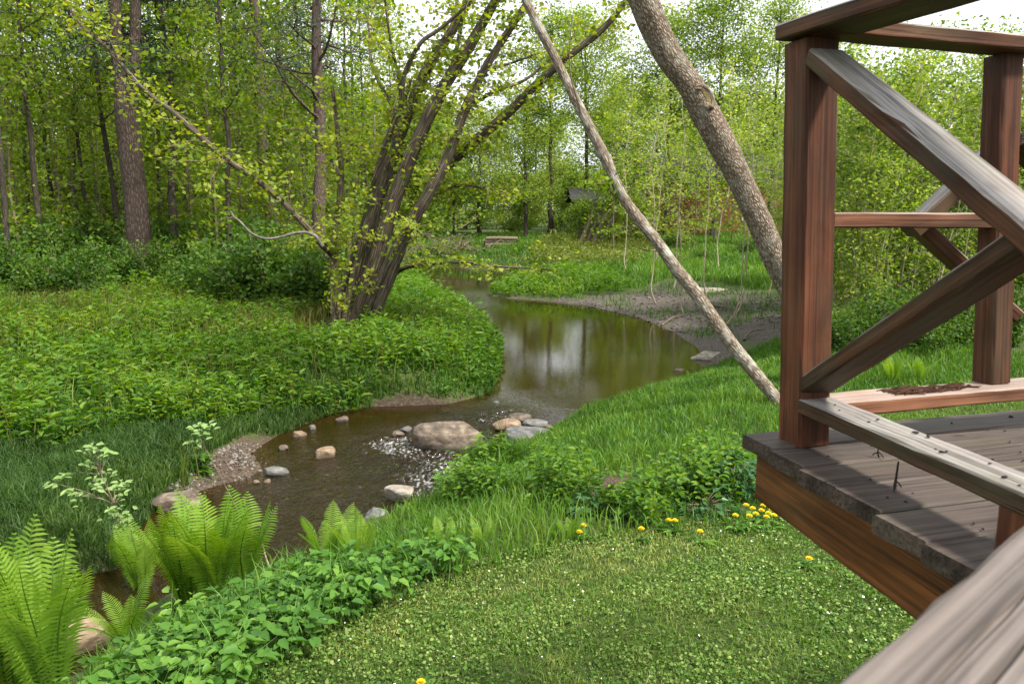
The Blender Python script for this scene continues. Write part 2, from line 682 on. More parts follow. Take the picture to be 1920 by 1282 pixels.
    mc = N.new("ShaderNodeMix")
    mc.data_type = 'RGBA'
    mc.blend_type = 'MULTIPLY'
    mc.inputs[0].default_value = .9
    L.new(mk.outputs[2], mc.inputs[6])
    L.new(cr.outputs["Color"], mc.inputs[7])
    p = N.new("ShaderNodeBsdfPrincipled")
    p.inputs["Roughness"].default_value = rough
    p.inputs["Specular IOR Level"].default_value = .18
    L.new(mc.outputs[2], p.inputs["Base Color"])
    b = N.new("ShaderNodeBump")
    b.inputs["Strength"].default_value = .55 * grain
    b.inputs["Distance"].default_value = .004
    L.new(fine.outputs["Fac"], b.inputs["Height"])
    L.new(b.outputs[0], p.inputs["Normal"])
    L.new(p.outputs[0], out.inputs["Surface"])
    return m


def stone_mat(name, c0, c1, c2, sc=6, wet=0.5):
    m, nt, N, L, out = new_mat(name)
    tc = N.new("ShaderNodeTexCoord")
    n = N.new("ShaderNodeTexNoise")
    n.inputs["Scale"].default_value = sc
    n.inputs["Detail"].default_value = 8
    n.inputs["Roughness"].default_value = .65
    mp = N.new("ShaderNodeMapping")
    mp.inputs["Scale"].default_value = (1, 1, 2.2)
    mp.inputs["Rotation"].default_value = (.3, .2, 0)
    L.new(tc.outputs["Object"], mp.inputs[0])
    L.new(mp.outputs[0], n.inputs["Vector"])
    r = ramp(N, [(.33, c0), (.5, c1), (.68, c2)])
    L.new(n.outputs["Fac"], r.inputs["Fac"])
    g = N.new("ShaderNodeNewGeometry")
    sx = N.new("ShaderNodeSeparateXYZ")
    L.new(g.outputs["Position"], sx.inputs[0])
    wr = ramp(N, [(0, (1, 1, 1)), (1, (0, 0, 0))])          # wet band just above the water line
    mr = N.new("ShaderNodeMapRange")
    mr.inputs[1].default_value = WATER + .02
    mr.inputs[2].default_value = WATER + .07
    L.new(sx.outputs["Z"], mr.inputs[0])
    L.new(mr.outputs[0], wr.inputs["Fac"])
    mx = N.new("ShaderNodeMix")
    mx.data_type = 'RGBA'
    wm = N.new("ShaderNodeMath")
    wm.operation = 'MULTIPLY'
    wm.inputs[1].default_value = wet
    L.new(wr.outputs["Color"], wm.inputs[0])
    L.new(wm.outputs[0], mx.inputs[0])
    L.new(r.outputs["Color"], mx.inputs[6])
    mx.inputs[7].default_value = (.05, .04, .03, 1)
    p = N.new("ShaderNodeBsdfPrincipled")
    p.inputs["Roughness"].default_value = .8
    L.new(mx.outputs[2], p.inputs["Base Color"])
    b = N.new("ShaderNodeBump")
    b.inputs["Strength"].default_value = .6
    b.inputs["Distance"].default_value = .03
    L.new(n.outputs["Fac"], b.inputs["Height"])
    L.new(b.outputs[0], p.inputs["Normal"])
    L.new(p.outputs[0], out.inputs["Surface"])
    return m


def flat_mat(name, col, rough=.7, spec=.3, var=.25, sc=8):
    m, nt, N, L, out = new_mat(name)
    tc = N.new("ShaderNodeTexCoord")
    n = N.new("ShaderNodeTexNoise")
    n.inputs["Scale"].default_value = sc
    n.inputs["Detail"].default_value = 5
    L.new(tc.outputs["Object"], n.inputs["Vector"])
    r = ramp(N, [(.3, tuple(c * (1 - var) for c in col)), (.7, tuple(min(1, c * (1 + var)) for c in col))])
    L.new(n.outputs["Fac"], r.inputs["Fac"])
    p = N.new("ShaderNodeBsdfPrincipled")
    p.inputs["Roughness"].default_value = rough
    p.inputs["Specular IOR Level"].default_value = spec
    L.new(r.outputs["Color"], p.inputs["Base Color"])
    L.new(p.outputs[0], out.inputs["Surface"])
    return m


M = {}
M['grass'] = leaf_mat("lawn_grass", (.042, .10, .012), (.105, .205, .026), (.29, .32, .09), .35, objvar=0)
M['clover'] = leaf_mat("clover_leaf", (.040, .105, .014), (.12, .225, .034), (.31, .37, .12), .35, objvar=0)
M['tallgrass'] = leaf_mat("tall_grass", (.030, .080, .012), (.078, .18, .022), (.17, .27, .045), .4, objvar=0)
M['finegrass'] = leaf_mat("fine_grass", (.022, .055, .010), (.048, .105, .018), (.11, .17, .035), .35, objvar=0)
M['herb'] = leaf_mat("herb_leaf", (.030, .085, .010), (.085, .19, .020), (.18, .27, .036), .42, objvar=0)
M['dry'] = leaf_mat("dry_plant", (.09, .075, .02), (.13, .17, .028), (.20, .25, .045), .4, objvar=0)
M['goutweed'] = leaf_mat("ground_elder_leaf", (.030, .09, .014), (.075, .185, .024), (.145, .27, .042), .35, rough=.5, spec=.25, objvar=0)
M['fern'] = leaf_mat("fern_frond", (.045, .12, .012), (.115, .23, .022), (.22, .34, .05), .42, objvar=.6)
M['maple'] = leaf_mat("maple_leaf", (.05, .11, .012), (.14, .22, .022), (.30, .34, .05), .5)
M['forest'] = leaf_mat("forest_leaf", (.06, .12, .014), (.15, .235, .026), (.27, .33, .055), .58)
M['bushleaf'] = leaf_mat("undergrowth_leaf", (.026, .065, .009), (.060, .135, .016), (.13, .215, .030), .45)
M['willow'] = leaf_mat("willow_leaf", (.06, .125, .018), (.17, .265, .036), (.34, .40, .085), .55)
M['needle'] = leaf_mat("pine_needles", (.01, .03, .012), (.022, .055, .022), (.04, .08, .04), .15)
M['pale'] = leaf_mat("pale_leaf", (.12, .22, .06), (.2, .32, .1), (.3, .42, .16), .4)
M['darkleaf'] = leaf_mat("dark_broad_leaf", (.02, .07, .02), (.04, .12, .035), (.08, .18, .06), .28, rough=.4, spec=.4)
M['bark_dark'] = bark_mat("dark_bark", (.018, .014, .012), (.06, .048, .04), (.12, .098, .08), 22, .12, .8, dist=.03)
M['bark_maple'] = bark_mat("grey_maple_bark", (.030, .022, .017), (.105, .08, .06), (.22, .175, .13), 24, .07, .9, dist=.035, moss=(.06, .075, .025))
M['bark_lean'] = bark_mat("furrowed_bark", (.04, .028, .02), (.135, .10, .074), (.30, .245, .185), 38, .4, .9, dist=.02, lich=.35)
M['bark_pale'] = bark_mat("pale_bark", (.055, .042, .03), (.155, .12, .088), (.28, .24, .19), 30, .35, .7, dist=.014, lich=.75)
M['bark_pine'] = bark_mat("pine_bark", (.035, .022, .018), (.105, .075, .062), (.17, .13, .11), 14, .3, .9, dist=.04)
M['twig'] = bark_mat("twig_bark", (.06, .045, .03), (.14, .11, .075), (.25, .20, .14), 40, .3, .2)
M['twig_pale'] = bark_mat("pale_twig_bark", (.16, .13, .09), (.3, .25, .18), (.42, .38, .29), 40, .3, .2)
M['dead'] = bark_mat("dead_grey_wood", (.06, .054, .047), (.135, .12, .103), (.24, .22, .195), 30, .2, .3)
M['wood'] = wood_mat("stained_timber", (.066, .026, .0105), (.020, .009, .005), (.265, .25, .235), .88, True, .5)
M['midwood'] = wood_mat("sun_faded_timber", (.15, .066, .036), (.06, .026, .015), (.30, .25, .22), .7, True, .1)
M['post'] = wood_mat("stained_post", (.080, .028, .0125), (.028, .011, .006), (.30, .27, .24), .5, True, .25)
M['rim'] = wood_mat("stained_rim_board", (.120, .044, .0115), (.055, .021, .007), (.09, .06, .04), .3, True, .25, grain=.4)
M['deckwood'] = wood_mat("weathered_deck_board", (.060, .043, .034), (.026, .018, .014), (.082, .066, .058), .65, True, .3)
M['handrail'] = wood_mat("silvered_rail_wood", (.105, .084, .072), (.026, .019, .015), (.140, .120, .108), .7, False, 0)
M['rot'] = flat_mat("rotten_wood", (.045, .022, .014), .95, .1, .6, 40)
M['litter'] = flat_mat("dark_litter", (.018, .014, .012), .8, .3, .5, 30)
M['rock_tan'] = stone_mat("tan_stone", (.09, .06, .038), (.20, .14, .085), (.31, .235, .16), 9)
M['rock_brown'] = stone_mat("brown_stone", (.036, .027, .020), (.110, .082, .058), (.235, .19, .14), 7)
M['rock_grey'] = stone_mat("grey_stone", (.05, .05, .047), (.115, .115, .108), (.22, .215, .205), 9)
M['rock_pale'] = stone_mat("pale_stone", (.12, .10, .078), (.23, .20, .16), (.36, .33, .28), 8, .35)
M['yellow'] = flat_mat("dandelion_yellow", (.85, .62, .02), .6, .2, .15, 60)
M['white'] = flat_mat("white_petal", (.75, .75, .7), .6, .2, .1, 60)
M['brick'] = flat_mat("red_brick_wall", (.18, .062, .04), .85, .2, .3, 2)
M['roof'] = flat_mat("dark_shingle_roof", (.03, .029, .03), .85, .2, .3, 3)
M['shedwood'] = flat_mat("dark_shed_boards", (.02, .018, .018), .8, .2, .35, 4)
M['concrete'] = flat_mat("pale_concrete", (.36, .35, .33), .85, .2, .2, 3)
M['frame'] = flat_mat("white_paint", (.75, .75, .73), .5, .3, .05, 3)
M['glass'] = flat_mat("window_glass", (.03, .035, .04), .08, .6, .1, 3)


def ground_material():
    m, nt, N, L, out = new_mat("earth")
    tc = N.new("ShaderNodeTexCoord")

    def at(n):
        a = N.new("ShaderNodeAttribute")
        a.attribute_name = n
        return a.outputs["Fac"]

    def noise(sc, d=6):
        n = N.new("ShaderNodeTexNoise")
        n.inputs["Scale"].default_value = sc
        n.inputs["Detail"].default_value = d
        n.inputs["Roughness"].default_value = .62
        L.new(tc.outputs["Object"], n.inputs["Vector"])
        return n.outputs["Fac"]

    def mix(f, a, b):
        x = N.new("ShaderNodeMix")
        x.data_type = 'RGBA'
        L.new(f, x.inputs[0])
        L.new(a, x.inputs[6])
        L.new(b, x.inputs[7])
        return x.outputs[2]
    n1, n2, n3 = noise(3), noise(22), noise(70, 3)
    green = ramp(N, [(.3, (.03, .05, .010)), (.55, (.065, .10, .02)), (.75, (.13, .14, .042))])
    L.new(n2, green.inputs["Fac"])
    mud = ramp(N, [(.34, (.035, .029, .023)), (.52, (.105, .09, .074)), (.7, (.20, .18, .155))])
    L.new(n2, mud.inputs["Fac"])
    sand = ramp(N, [(.3, (.045, .032, .02)), (.55, (.10, .072, .048)), (.75, (.17, .13, .09))])
    L.new(n2, sand.inputs["Fac"])
    vo = N.new("ShaderNodeTexVoronoi")
    vo.inputs["Scale"].default_value = 11
    L.new(tc.outputs["Object"], vo.inputs["Vector"])
    bedc = ramp(N, [(.0, (.014, .008, .004)), (.45, (.045, .026, .011)), (.9, (.11, .07, .034))])
    bm = N.new("ShaderNodeMath")
    bm.operation = 'MULTIPLY'
    L.new(vo.outputs["Color"], bm.inputs[0])
    L.new(n1, bm.inputs[1])
    bs = N.new("ShaderNodeMath")
    bs.operation = 'MULTIPLY_ADD'
    bs.inputs[1].default_value = .9
    L.new(bm.outputs[0], bs.inputs[0])
    b3 = N.new("ShaderNodeMath")
    b3.operation = 'MULTIPLY'
    b3.inputs[1].default_value = .4
    L.new(n2, b3.inputs[0])
    L.new(b3.outputs[0], bs.inputs[2])
    L.new(bs.outputs[0], bedc.inputs["Fac"])
    c = mix(at("mud"), green.outputs["Color"], mud.outputs["Color"])
    c = mix(at("sand"), c, sand.outputs["Color"])
    c = mix(at("bed"), c, bedc.outputs["Color"])
    p = N.new("ShaderNodeBsdfPrincipled")
    p.inputs["Roughness"].default_value = .85
    p.inputs["Specular IOR Level"].default_value = .25
    L.new(c, p.inputs["Base Color"])
    b = N.new("ShaderNodeBump")
    b.inputs["Strength"].default_value = .8
    b.inputs["Distance"].default_value = .09
    bb = N.new("ShaderNodeMath")
    bb.operation = 'MULTIPLY_ADD'
    bb.inputs[1].default_value = .35
    L.new(n3, bb.inputs[0])
    L.new(n2, bb.inputs[2])
    L.new(bb.outputs[0], b.inputs["Height"])
    L.new(b.outputs[0], p.inputs["Normal"])
    L.new(p.outputs[0], out.inputs["Surface"])
    return m


def water_material():
    m, nt, N, L, out = new_mat("stream_water")
    tc = N.new("ShaderNodeTexCoord")
    at = N.new("ShaderNodeAttribute")
    at.attribute_name = "tint"            # how lively the surface is here
    mp = N.new("ShaderNodeMapping")
    mp.inputs["Scale"].default_value = (1.0, .55, 1)
    L.new(tc.outputs["Object"], mp.inputs[0])
    a = N.new("ShaderNodeTexNoise")
    a.inputs["Scale"].default_value = 21
    a.inputs["Detail"].default_value = 3
    a.inputs["Distortion"].default_value = .6
    L.new(mp.outputs[0], a.inputs["Vector"])
    fb = N.new("ShaderNodeMath")
    fb.operation = 'MULTIPLY_ADD'
    fb.inputs[1].default_value = 1.0
    fb.inputs[2].default_value = .003
    L.new(at.outputs["Fac"], fb.inputs[0])
    b = N.new("ShaderNodeBump")
    b.inputs["Distance"].default_value = .17
    L.new(fb.outputs[0], b.inputs["Strength"])
    L.new(a.outputs["Fac"], b.inputs["Height"])
    fr = N.new("ShaderNodeFresnel")
    fr.inputs["IOR"].default_value = 1.34
    L.new(b.outputs[0], fr.inputs["Normal"])
    gl = N.new("ShaderNodeBsdfGlossy")
    gl.inputs["Roughness"].default_value = .012
    gl.inputs["Color"].default_value = (.95, .95, .95, 1)
    L.new(b.outputs[0], gl.inputs["Normal"])
    tr = N.new("ShaderNodeBsdfTransparent")
    tr.inputs["Color"].default_value = (.55, .40, .22, 1)
    mur = N.new("ShaderNodeBsdfDiffuse")
    mur.inputs["Color"].default_value = (.05, .037, .011, 1)
    mu = N.new("ShaderNodeMixShader")
    mu.inputs[0].default_value = .16
    L.new(tr.outputs[0], mu.inputs[1])
    L.new(mur.outputs[0], mu.inputs[2])
    mx = N.new("ShaderNodeMixShader")
    L.new(fr.outputs[0], mx.inputs[0])
    L.new(mu.outputs[0], mx.inputs[1])
    L.new(gl.outputs[0], mx.inputs[2])
    # white churned flecks where the water breaks
    fn = N.new("ShaderNodeTexNoise")
    fn.inputs["Scale"].default_value = 26
    fn.inputs["Detail"].default_value = 5
    L.new(mp.outputs[0], fn.inputs["Vector"])
    fm = N.new("ShaderNodeMath")
    fm.operation = 'MULTIPLY'
    L.new(fn.outputs["Fac"], fm.inputs[0])
    L.new(at.outputs["Fac"], fm.inputs[1])
    fr2 = ramp(N, [(.50, (0, 0, 0)), (.72, (.5, .5, .5))])
    L.new(fm.outputs[0], fr2.inputs["Fac"])
    foam = N.new("ShaderNodeBsdfDiffuse")
    foam.inputs["Color"].default_value = (.6, .6, .6, 1)
    m2 = N.new("ShaderNodeMixShader")
    L.new(fr2.outputs["Color"], m2.inputs[0])
    L.new(mx.outputs[0], m2.inputs[1])
    L.new(foam.outputs[0], m2.inputs[2])
    L.new(m2.outputs[0], out.inputs["Surface"])
    return m


# ------------------------------------------------------------------ ground sheet
xs = np.sinh(np.linspace(-5.1, 5.1, 300)) * 3.2
ys = np.concatenate([np.array([-80, -40, -20, -10, -5, -2, 0, 1]), np.arange(1.8, 12, .085), np.arange(12, 30, .2), 30 * 1.06 ** np.arange(0, 52)])
GX, GY = np.meshgrid(xs, ys)
GP = np.stack([GX.ravel(), GY.ravel()], 1)
gd = sdist(GP)
gz = H(GP)
g3 = np.column_stack([GP, gz])
gpx, gpy = project(g3)
g = MB()
nx, ny = len(xs), len(ys)
ii = (np.arange(ny - 1)[:, None] * nx + np.arange(nx - 1)[None, :]).ravel()
g.add(g3, np.stack([ii, ii + 1, ii + nx + 1, ii + nx], 1))
ground = g.build("ground", ground_material())
tag(ground, kind="structure")
MUD = [(905, 556), (1040, 560), (1100, 556), (1200, 548), (1250, 530), (1340, 535), (1470, 560), (1560, 590), (1520, 640), (1400, 640), (1370, 690), (1300, 720), (1270, 640), (1180, 605), (1100, 585), (940, 570)]
SANDS = [[(690, 785), (700, 752), (760, 742), (850, 748), (895, 750), (895, 760), (840, 775), (740, 782)], [(400, 845), (470, 812), (520, 824), (500, 890), (440, 915), (300, 970), (300, 940), (390, 890)],
         [(1095, 920), (1105, 895), (1190, 885), (1170, 925), (1120, 935)], [(540, 640), (560, 600), (640, 590), (700, 640)]]


def ground_attr(name, val):
    a = ground.data.attributes.new(name, 'FLOAT', 'POINT')
    a.data.foreach_set("value", val.astype(np.float32))


def mud_mask(px, py, gy):
    return inpoly(px, py, MUD) & (gy > 12) & (gy < 40)


def sand_mask(px, py):
    m = np.zeros(len(px), bool)
    for s in SANDS:
        m |= inpoly(px, py, s)
    return m


jx, jy = gpx + (fbm(GP[:, 0] * 2, GP[:, 1] * 2, 8) - .5) * 50, gpy + (fbm(GP[:, 0] * 2 + 50, GP[:, 1] * 2, 9) - .5) * 16
ground_attr("mud", (mud_mask(jx, jy, GP[:, 1])).astype(float))
front = GP[:, 1] > 1.5
ground_attr("sand", np.clip((sand_mask(jx, jy) & front) * 1.0 + (1 - sstep(.0, .16, gd + (fbm(GP[:, 0] * 4, GP[:, 1] * 4, 2) - .5) * .2)) * (gd > -.3), 0, 1))
ground_attr("bed", sstep(.0, .25, -gd))

# water surface
wxs = np.concatenate([np.arange(-9, -4, .12), np.arange(-4, 2, .035), np.arange(2, 8, .12)])
wys = np.concatenate([np.arange(2.2, 6, .08), np.arange(6, 13.5, .035), np.arange(13.5, 48, .2)])
WX, WY = np.meshgrid(wxs, wys)
WP = np.stack([WX.ravel(), WY.ravel()], 1)
wd = sdist(WP)
w3 = np.column_stack([WP, WATER + .05 * sstep(10.9, 11.7, WP[:, 1] + (fbm(WP[:, 0] * 1.2, WP[:, 1] * 1.2, 77, 2) - .5) * .9)])   # the pool lies a little higher than the riffle
wpx, wpy = project(w3)
RIF = [(650, 815), (720, 790), (830, 765), (930, 750), (1000, 765), (1020, 800), (1000, 830), (930, 870), (880, 900), (760, 870), (660, 850)]
live = .12 + .10 * (WY.ravel() < 11)


def blob(cx, cy, rx, ry):
    return np.exp(-(((wpx - cx) / rx) ** 2 + ((wpy - cy) / ry) ** 2))


live = .006 + .60 * blob(700, 930, 260, 100) + .85 * blob(735, 832, 70, 24) + .75 * blob(930, 782, 85, 26) + .85 * blob(865, 890, 110, 55) + .5 * blob(860, 562, 60, 14) + .25 * blob(900, 830, 140, 30)
rp = (fbm(WP[:, 0] * 7, WP[:, 1] * 5, 21, 3) - .5)
w3[:, 2] += rp * .13 * np.clip(live - .12, 0, 1) * sstep(0, .3, -wd)
nx2 = len(wxs)
jj = (np.arange(len(wys) - 1)[:, None] * nx2 + np.arange(nx2 - 1)[None, :]).ravel()
keep = wd[jj] < .35
jj = jj[keep]
w = MB()
w.add(w3, np.stack([jj, jj + 1, jj + nx2 + 1, jj + nx2], 1), None, np.clip(live, 0, 1))
wm_ = w.mesh("stream_water", water_material())
wo_ = bpy.data.objects.new("stream_water", wm_)
COL.objects.link(wo_)
tag(wo_, kind="structure")

# ------------------------------------------------------------------ deck corner with rails
ZT = 1.41
C0 = np.array([.633, 2.06])
E1 = np.array([.165, -.9863])
E2 = np.array([.961, .276])


def G(a, b, z):
    p = C0 + E1 * a + E2 * b
    return np.array([p[0], p[1], z])


def board_mesh(Lg, w, t, seed, ch=.004, grooves=(), wear=.0007):
    """long bevelled plank along local X, width Y, thickness Z, with small wear on its edges"""
    r = np.random.default_rng(seed)
    y, z = w / 2, t / 2
    prof = [(-y, -z + ch), (-y, z - ch), (-y + ch, z)]
    for gy in grooves:
        prof += [(gy - .003, z), (gy - .001, z - .006), (gy + .001, z - .006), (gy + .003, z)]
    prof += [(y - ch, z), (y, z - ch), (y, -z + ch), (y - ch, -z), (-y + ch, -z)]
    prof = np.array(prof)
    k = len(prof)
    n = max(6, int(Lg / .06))
    X = np.linspace(-Lg / 2, Lg / 2, n)
    V = np.zeros((n, k, 3))
    V[:, :, 0] = X[:, None]
    V[:, :, 1:] = prof[None] + r.normal(size=(n, k, 2)) * wear
    V[:, :, 2] += (np.sin(X * 3 + r.random() * 6) * wear * .5)[:, None]
    i = np.arange(n - 1)[:, None] * k
    j = np.arange(k)[None]
    q = np.stack([i + j, i + (j + 1) % k, i + k + (j + 1) % k, i + k + j], -1).reshape(-1, 4)
    V = np.concatenate([V.reshape(-1, 3), [[-Lg / 2, 0, 0], [Lg / 2, 0, 0]]])
    c0, c1 = n * k, n * k + 1
    a = np.arange(k)
    tr = np.concatenate([np.stack([np.full(k, c0), (a + 1) % k, a], 1), np.stack([np.full(k, c1), (n - 1) * k + a, (n - 1) * k + (a + 1) % k], 1)])
    mb = MB()
    mb.add(V, q, tr, r.random())
    return mb


def frame(p0, p1, up):
    x = norm(np.asarray(p1, float) - p0)
    z = np.asarray(up, float)
    z = norm(z - x * (z @ x))
    y = np.cross(z, x)
    c = (np.asarray(p0, float) + p1) / 2
    return Matrix(((x[0], y[0], z[0], c[0]), (x[1], y[1], z[1], c[1]), (x[2], y[2], z[2], c[2]), (0, 0, 0, 1)))


_bs = [0]


def board(name, p0, p1, w, t, mat, root, up=(0, 0, 1), grooves=(), ch=.004, wear=.0007):
    _bs[0] += 1
    L = float(np.linalg.norm(np.asarray(p1) - p0))
    me = board_mesh(L, w, t, _bs[0], ch, grooves, wear).mesh(name, mat, smooth=False)
    o = bpy.data.objects.new(name, me)
    COL.objects.link(o)
    if root:
        o.parent = root
        o.matrix_local = Matrix.Translation(-Vector(root.location)) @ frame(p0, p1, up)
    else:
        o.matrix_world = frame(p0, p1, up)
    return o


dk = thing("garden_deck", "brown stained timber deck corner with posts, rails and diagonal braces above the lawn", "deck", tuple(G(1, 1, 0)))
# deck boards: one part, its planks lying side by side with narrow gaps
db = MB()
F = frame(G(0, 0, ZT - .019), G(0, 2.3, ZT - .019), (0, 0, 1))
for k in range(17):
    b_ = board_mesh(2.3 + rng.normal() * .006, .138, .038, 900 + k, .005)
    V = np.concatenate(b_.v) + np.array([float(E1 @ E2) / .9935 * (.07 + k * .1435), -.07 - k * .1435, rng.normal() * .001])
    db.add(V, np.concatenate(b_.q), np.concatenate(b_.tr), rng.random())
o = bpy.data.objects.new("deck_boards", db.mesh("deck_boards", M['deckwood'], smooth=False))
COL.objects.link(o)
o.parent = dk
o.matrix_local = Matrix.Translation(-Vector(dk.location)) @ F
e2 = (E2[0], E2[1], 0)
e1 = (E1[0], E1[1], 0)
board("rim_board", G(.035, .04, ZT - .038 - .07), G(2.42, .04, ZT - .038 - .07), .132, .036, M['rim'], dk, up=e2)
board("rim_board", G(.052, .062, ZT - .038 - .07), G(.052, 2.26, ZT - .038 - .07), .132, .036, M['rim'], dk, up=e1)
for b in (.6, 1.15, 1.7):
    board("joist", G(.075, b, ZT - .038 - .067), G(2.4, b, ZT - .038 - .067), .124, .036, M['rim'], dk, up=e2)
for a, b in ((.8, .6), (.8, 2.1), (2.2, .6)):
    x, y, _ = G(a, b, 0)
    board("support_post", (x, y, h1(x, y) - .3), (x, y, ZT - .115), .09, .09, M['rim'], dk, up=e2)
# posts
PB, PT = WD(1506, 838, 1.985), WD(1522, 78, 1.985)
PB[2] = ZT + .001
board("corner_post", PB, PT, .092, .092, M['post'], dk, up=e2, ch=.006)
ZR = ZT + .128                       # top of the bottom rails
QB = WZ(1858, 716, ZR)
QT = WD(1882, 100, QB[1] + .02)
board("far_post", np.array([QB[0], QB[1], ZR + .001]), np.array([QT[0], QT[1], PT[2] - .001]), .068, .068, M['post'], dk, up=e2, ch=.005)
# bottom rails
n0, n1 = WZ(1508, 737, ZR), WZ(1920, 905, ZR)
nd = norm(n1 - n0)
board("bottom_rail", n0 - nd * .02 - np.array([0, 0, .019]), n0 + nd * 2.0 - np.array([0, 0, .019]), .095, .038, M['wood'], dk)
f0, f1 = WZ(1600, 742, ZR), WZ(1920, 716, ZR)
fd = norm(f1 - f0)
far_rail = board("bottom_rail", f0 - fd * .07 - np.array([0, 0, .019]), f0 + fd * 2.0 - np.array([0, 0, .019]), .10, .038, M['midwood'], dk)
mid = n0 + nd * .74
board("rail_block", (mid[0], mid[1], ZT + .001), (mid[0], mid[1], ZR - .0385), .09, .085, M['post'], dk, up=e2)
# top rails
ZB = PT[2]
a0, a1 = WZ(1453, 77, ZB + .002), WZ(1698, 0, ZB + .002)
b0, b1 = WZ(1574, 69, ZB + .002), WZ(1829, 0, ZB + .002)
td = norm(norm(a1 - a0) + norm(b1 - b0))
pn = np.array([-td[1], td[0], 0])
tc0 = a0 + pn * .069 if (pn @ (b1 - a1)) > 0 else a0 - pn * .069
board("top_rail", tc0 + np.array([0, 0, .019]), tc0 + td * 2.1 + np.array([0, 0, .019]), .138, .038, M['wood'], dk)
c0, c1 = WZ(1615, 67, ZB - .002), WZ(1920, 94, ZB - .002)
cd = norm(c1 - c0)
pc = np.array([-cd[1], cd[0], 0])
pc = pc if pc[1] > 0 else -pc
cs = c0 + pc * .045 - cd * .10
board("top_rail", cs + cd * .0 + np.array([0, 0, .0195]), cs + cd * 2.0 + np.array([0, 0, .0195]), .09, .036, M['wood'], dk)
# middle rail and the diagonal braces
board("middle_rail", WD(1558, 413, 2.05), WD(1862, 414, 2.13), .036, .040, M['midwood'], dk)


def brace(pa, pb, w=.09, t=.04):
    board("brace", pa, pb, w, t, M['wood'], dk, up=(0, 0, 1), ch=.005, wear=.0009)


va = G(.92, .1, 0)
brace(WD(1545, 108, 1.93), WD(1975, 462, 1.27))
brace(WD(1528, 722, 1.95), WD(1990, 418, 1.27))
brace(WD(1706, 434, 2.20), WD(1893, 256, 2.21), .075)
brace(WD(1716, 418, 2.27), WD(1900, 592, 2.25), .075)
brace(WD(1900, 262, 2.17), WD(2120, 470, 2.4), .07)
# rotten hollow along the far rail
rb = MB()
for k in range(90):
    s = rng.random()
    p = f0 + fd * (.12 + s * .26) + pc * rng.uniform(-.03, .035) + np.array([0, 0, .001])
    L = rng.uniform(.008, .035)
    d = norm(fd + pc * rng.normal() * .25 + np.array([0, 0, rng.normal() * .06]))
    tube(rb, [p - d * L, p + np.array([0, 0, rng.uniform(0, .005)]), p + d * L], [.001, .003, .001], 5, tint=rng.random())
rb.build("rotten_splinters", M['rot'], dk, dk.location)

# hand rail close to the camera
hr = thing("hand_rail", "pale silvery weathered timber hand rail crossing below the deck corner", "railing", (.3, .5, 0))
HZ = CAMZ - .28
h0, h1_ = WZ(1566, 1282, HZ), WZ(1923, 978, HZ)
hd = norm(h1_ - h0)
hp = np.array([hd[1], -hd[0], 0])
hc = h0 + hp * .07 - np.array([0, 0, .019])
board("rail_cap", hc - hd * .9, hc + hd * 1.6, .14, .038, M['handrail'], hr, grooves=(.07 - .062, .07 - .04) if (np.cross((0, 0, 1), hd) @ hp) < 0 else (-.07 + .04, -.07 + .062), wear=.0008)
for s in (-.85, 1.55):
    q = hc + hd * s
    board("rail_post", (q[0], q[1], h1(q[0], q[1]) - .3), (q[0], q[1], HZ - .0385), .09, .09, M['handrail'], hr, up=(hp[0], hp[1], 0))
board("lower_rail", hc - hd * .8 - np.array([0, 0, .7]), hc + hd * 1.5 - np.array([0, 0, .7]), .038, .09, M['handrail'], hr)
board("boarding", hc - hd * .8 + hp * .03 - np.array([0, 0, .4]), hc + hd * 1.5 + hp * .03 - np.array([0, 0, .4]), .3, .018, M['handrail'], hr, up=(hp[0], hp[1], 0))

# crumbs of dark catkins and two twigs lying on the deck
cm = MB()
tube(cm, crom([(-.008, 0, .003), (0, .002, .0045), (.009, -.001, .003)], 3), [.002, .0035, .004, .004, .0035, .003, .002], 6, .3)
catkin = None
for k in range(95):
    on_rail = k < 16
    if on_rail:
        s = rng.uniform(.1, .85)
        p = n0 + nd * s + np.array([-nd[1], nd[0], 0]) * rng.uniform(-.03, .035)
        z = ZR + .0015
    else:
        p = G(rng.uniform(.05, 1.15), rng.uniform(.06, 1.1), 0)
        z = ZT + .0015
    if catkin is None:
        catkin = cm.build("catkin", M['litter'], None, (0, 0, 0))
        tag(catkin, "", "plant litter")
        cc = catkin
    else:
        cc = catkin.copy()
        COL.objects.link(cc)
    cc.location = (p[0], p[1], z)
    cc.rotation_euler = (0, 0, rng.random() * 6.28)
    cc.scale = (rng.uniform(.3, .75),) * 3
    cc["label"] = "tiny dark fallen catkin on the low grey rail" if on_rail else "tiny dark fallen catkin on the grey deck boards"
    cc["group"] = "catkins on the low rail" if on_rail else "catkins scattered on the deck boards"


def twig(px, py, rz, label, s=1):
    p = WZ(px, py, ZT)
    t = MB()
    tube(t, crom([(0, 0, .002), (.004, .003, .02), (.002, 0, .045), (.006, .002, .062)], 3), np.linspace(.003, .002, 10), 5)
    tube(t, crom([(.003, .002, .018), (.016, .006, .012), (.024, .004, .002)], 3), np.linspace(.0025, .0015, 7), 5)
    tube(t, crom([(.002, .002, .022), (-.008, -.004, .012), (-.012, -.008, .001)], 3), np.linspace(.0025, .0015, 7), 5)
    o = t.build("twig", M['litter'])
    o.location = p
    o.rotation_euler = (0, 0, rz)
    o.scale = (s, s, s)
    return tag(o, label, "twig")


twig(1678, 918, .4, "dark forked twig standing in the middle of the open deck boards")
twig(1648, 858, 2.0, "short dark twig poking out from under the low rail", .7)

# ------------------------------------------------------------------ rocks


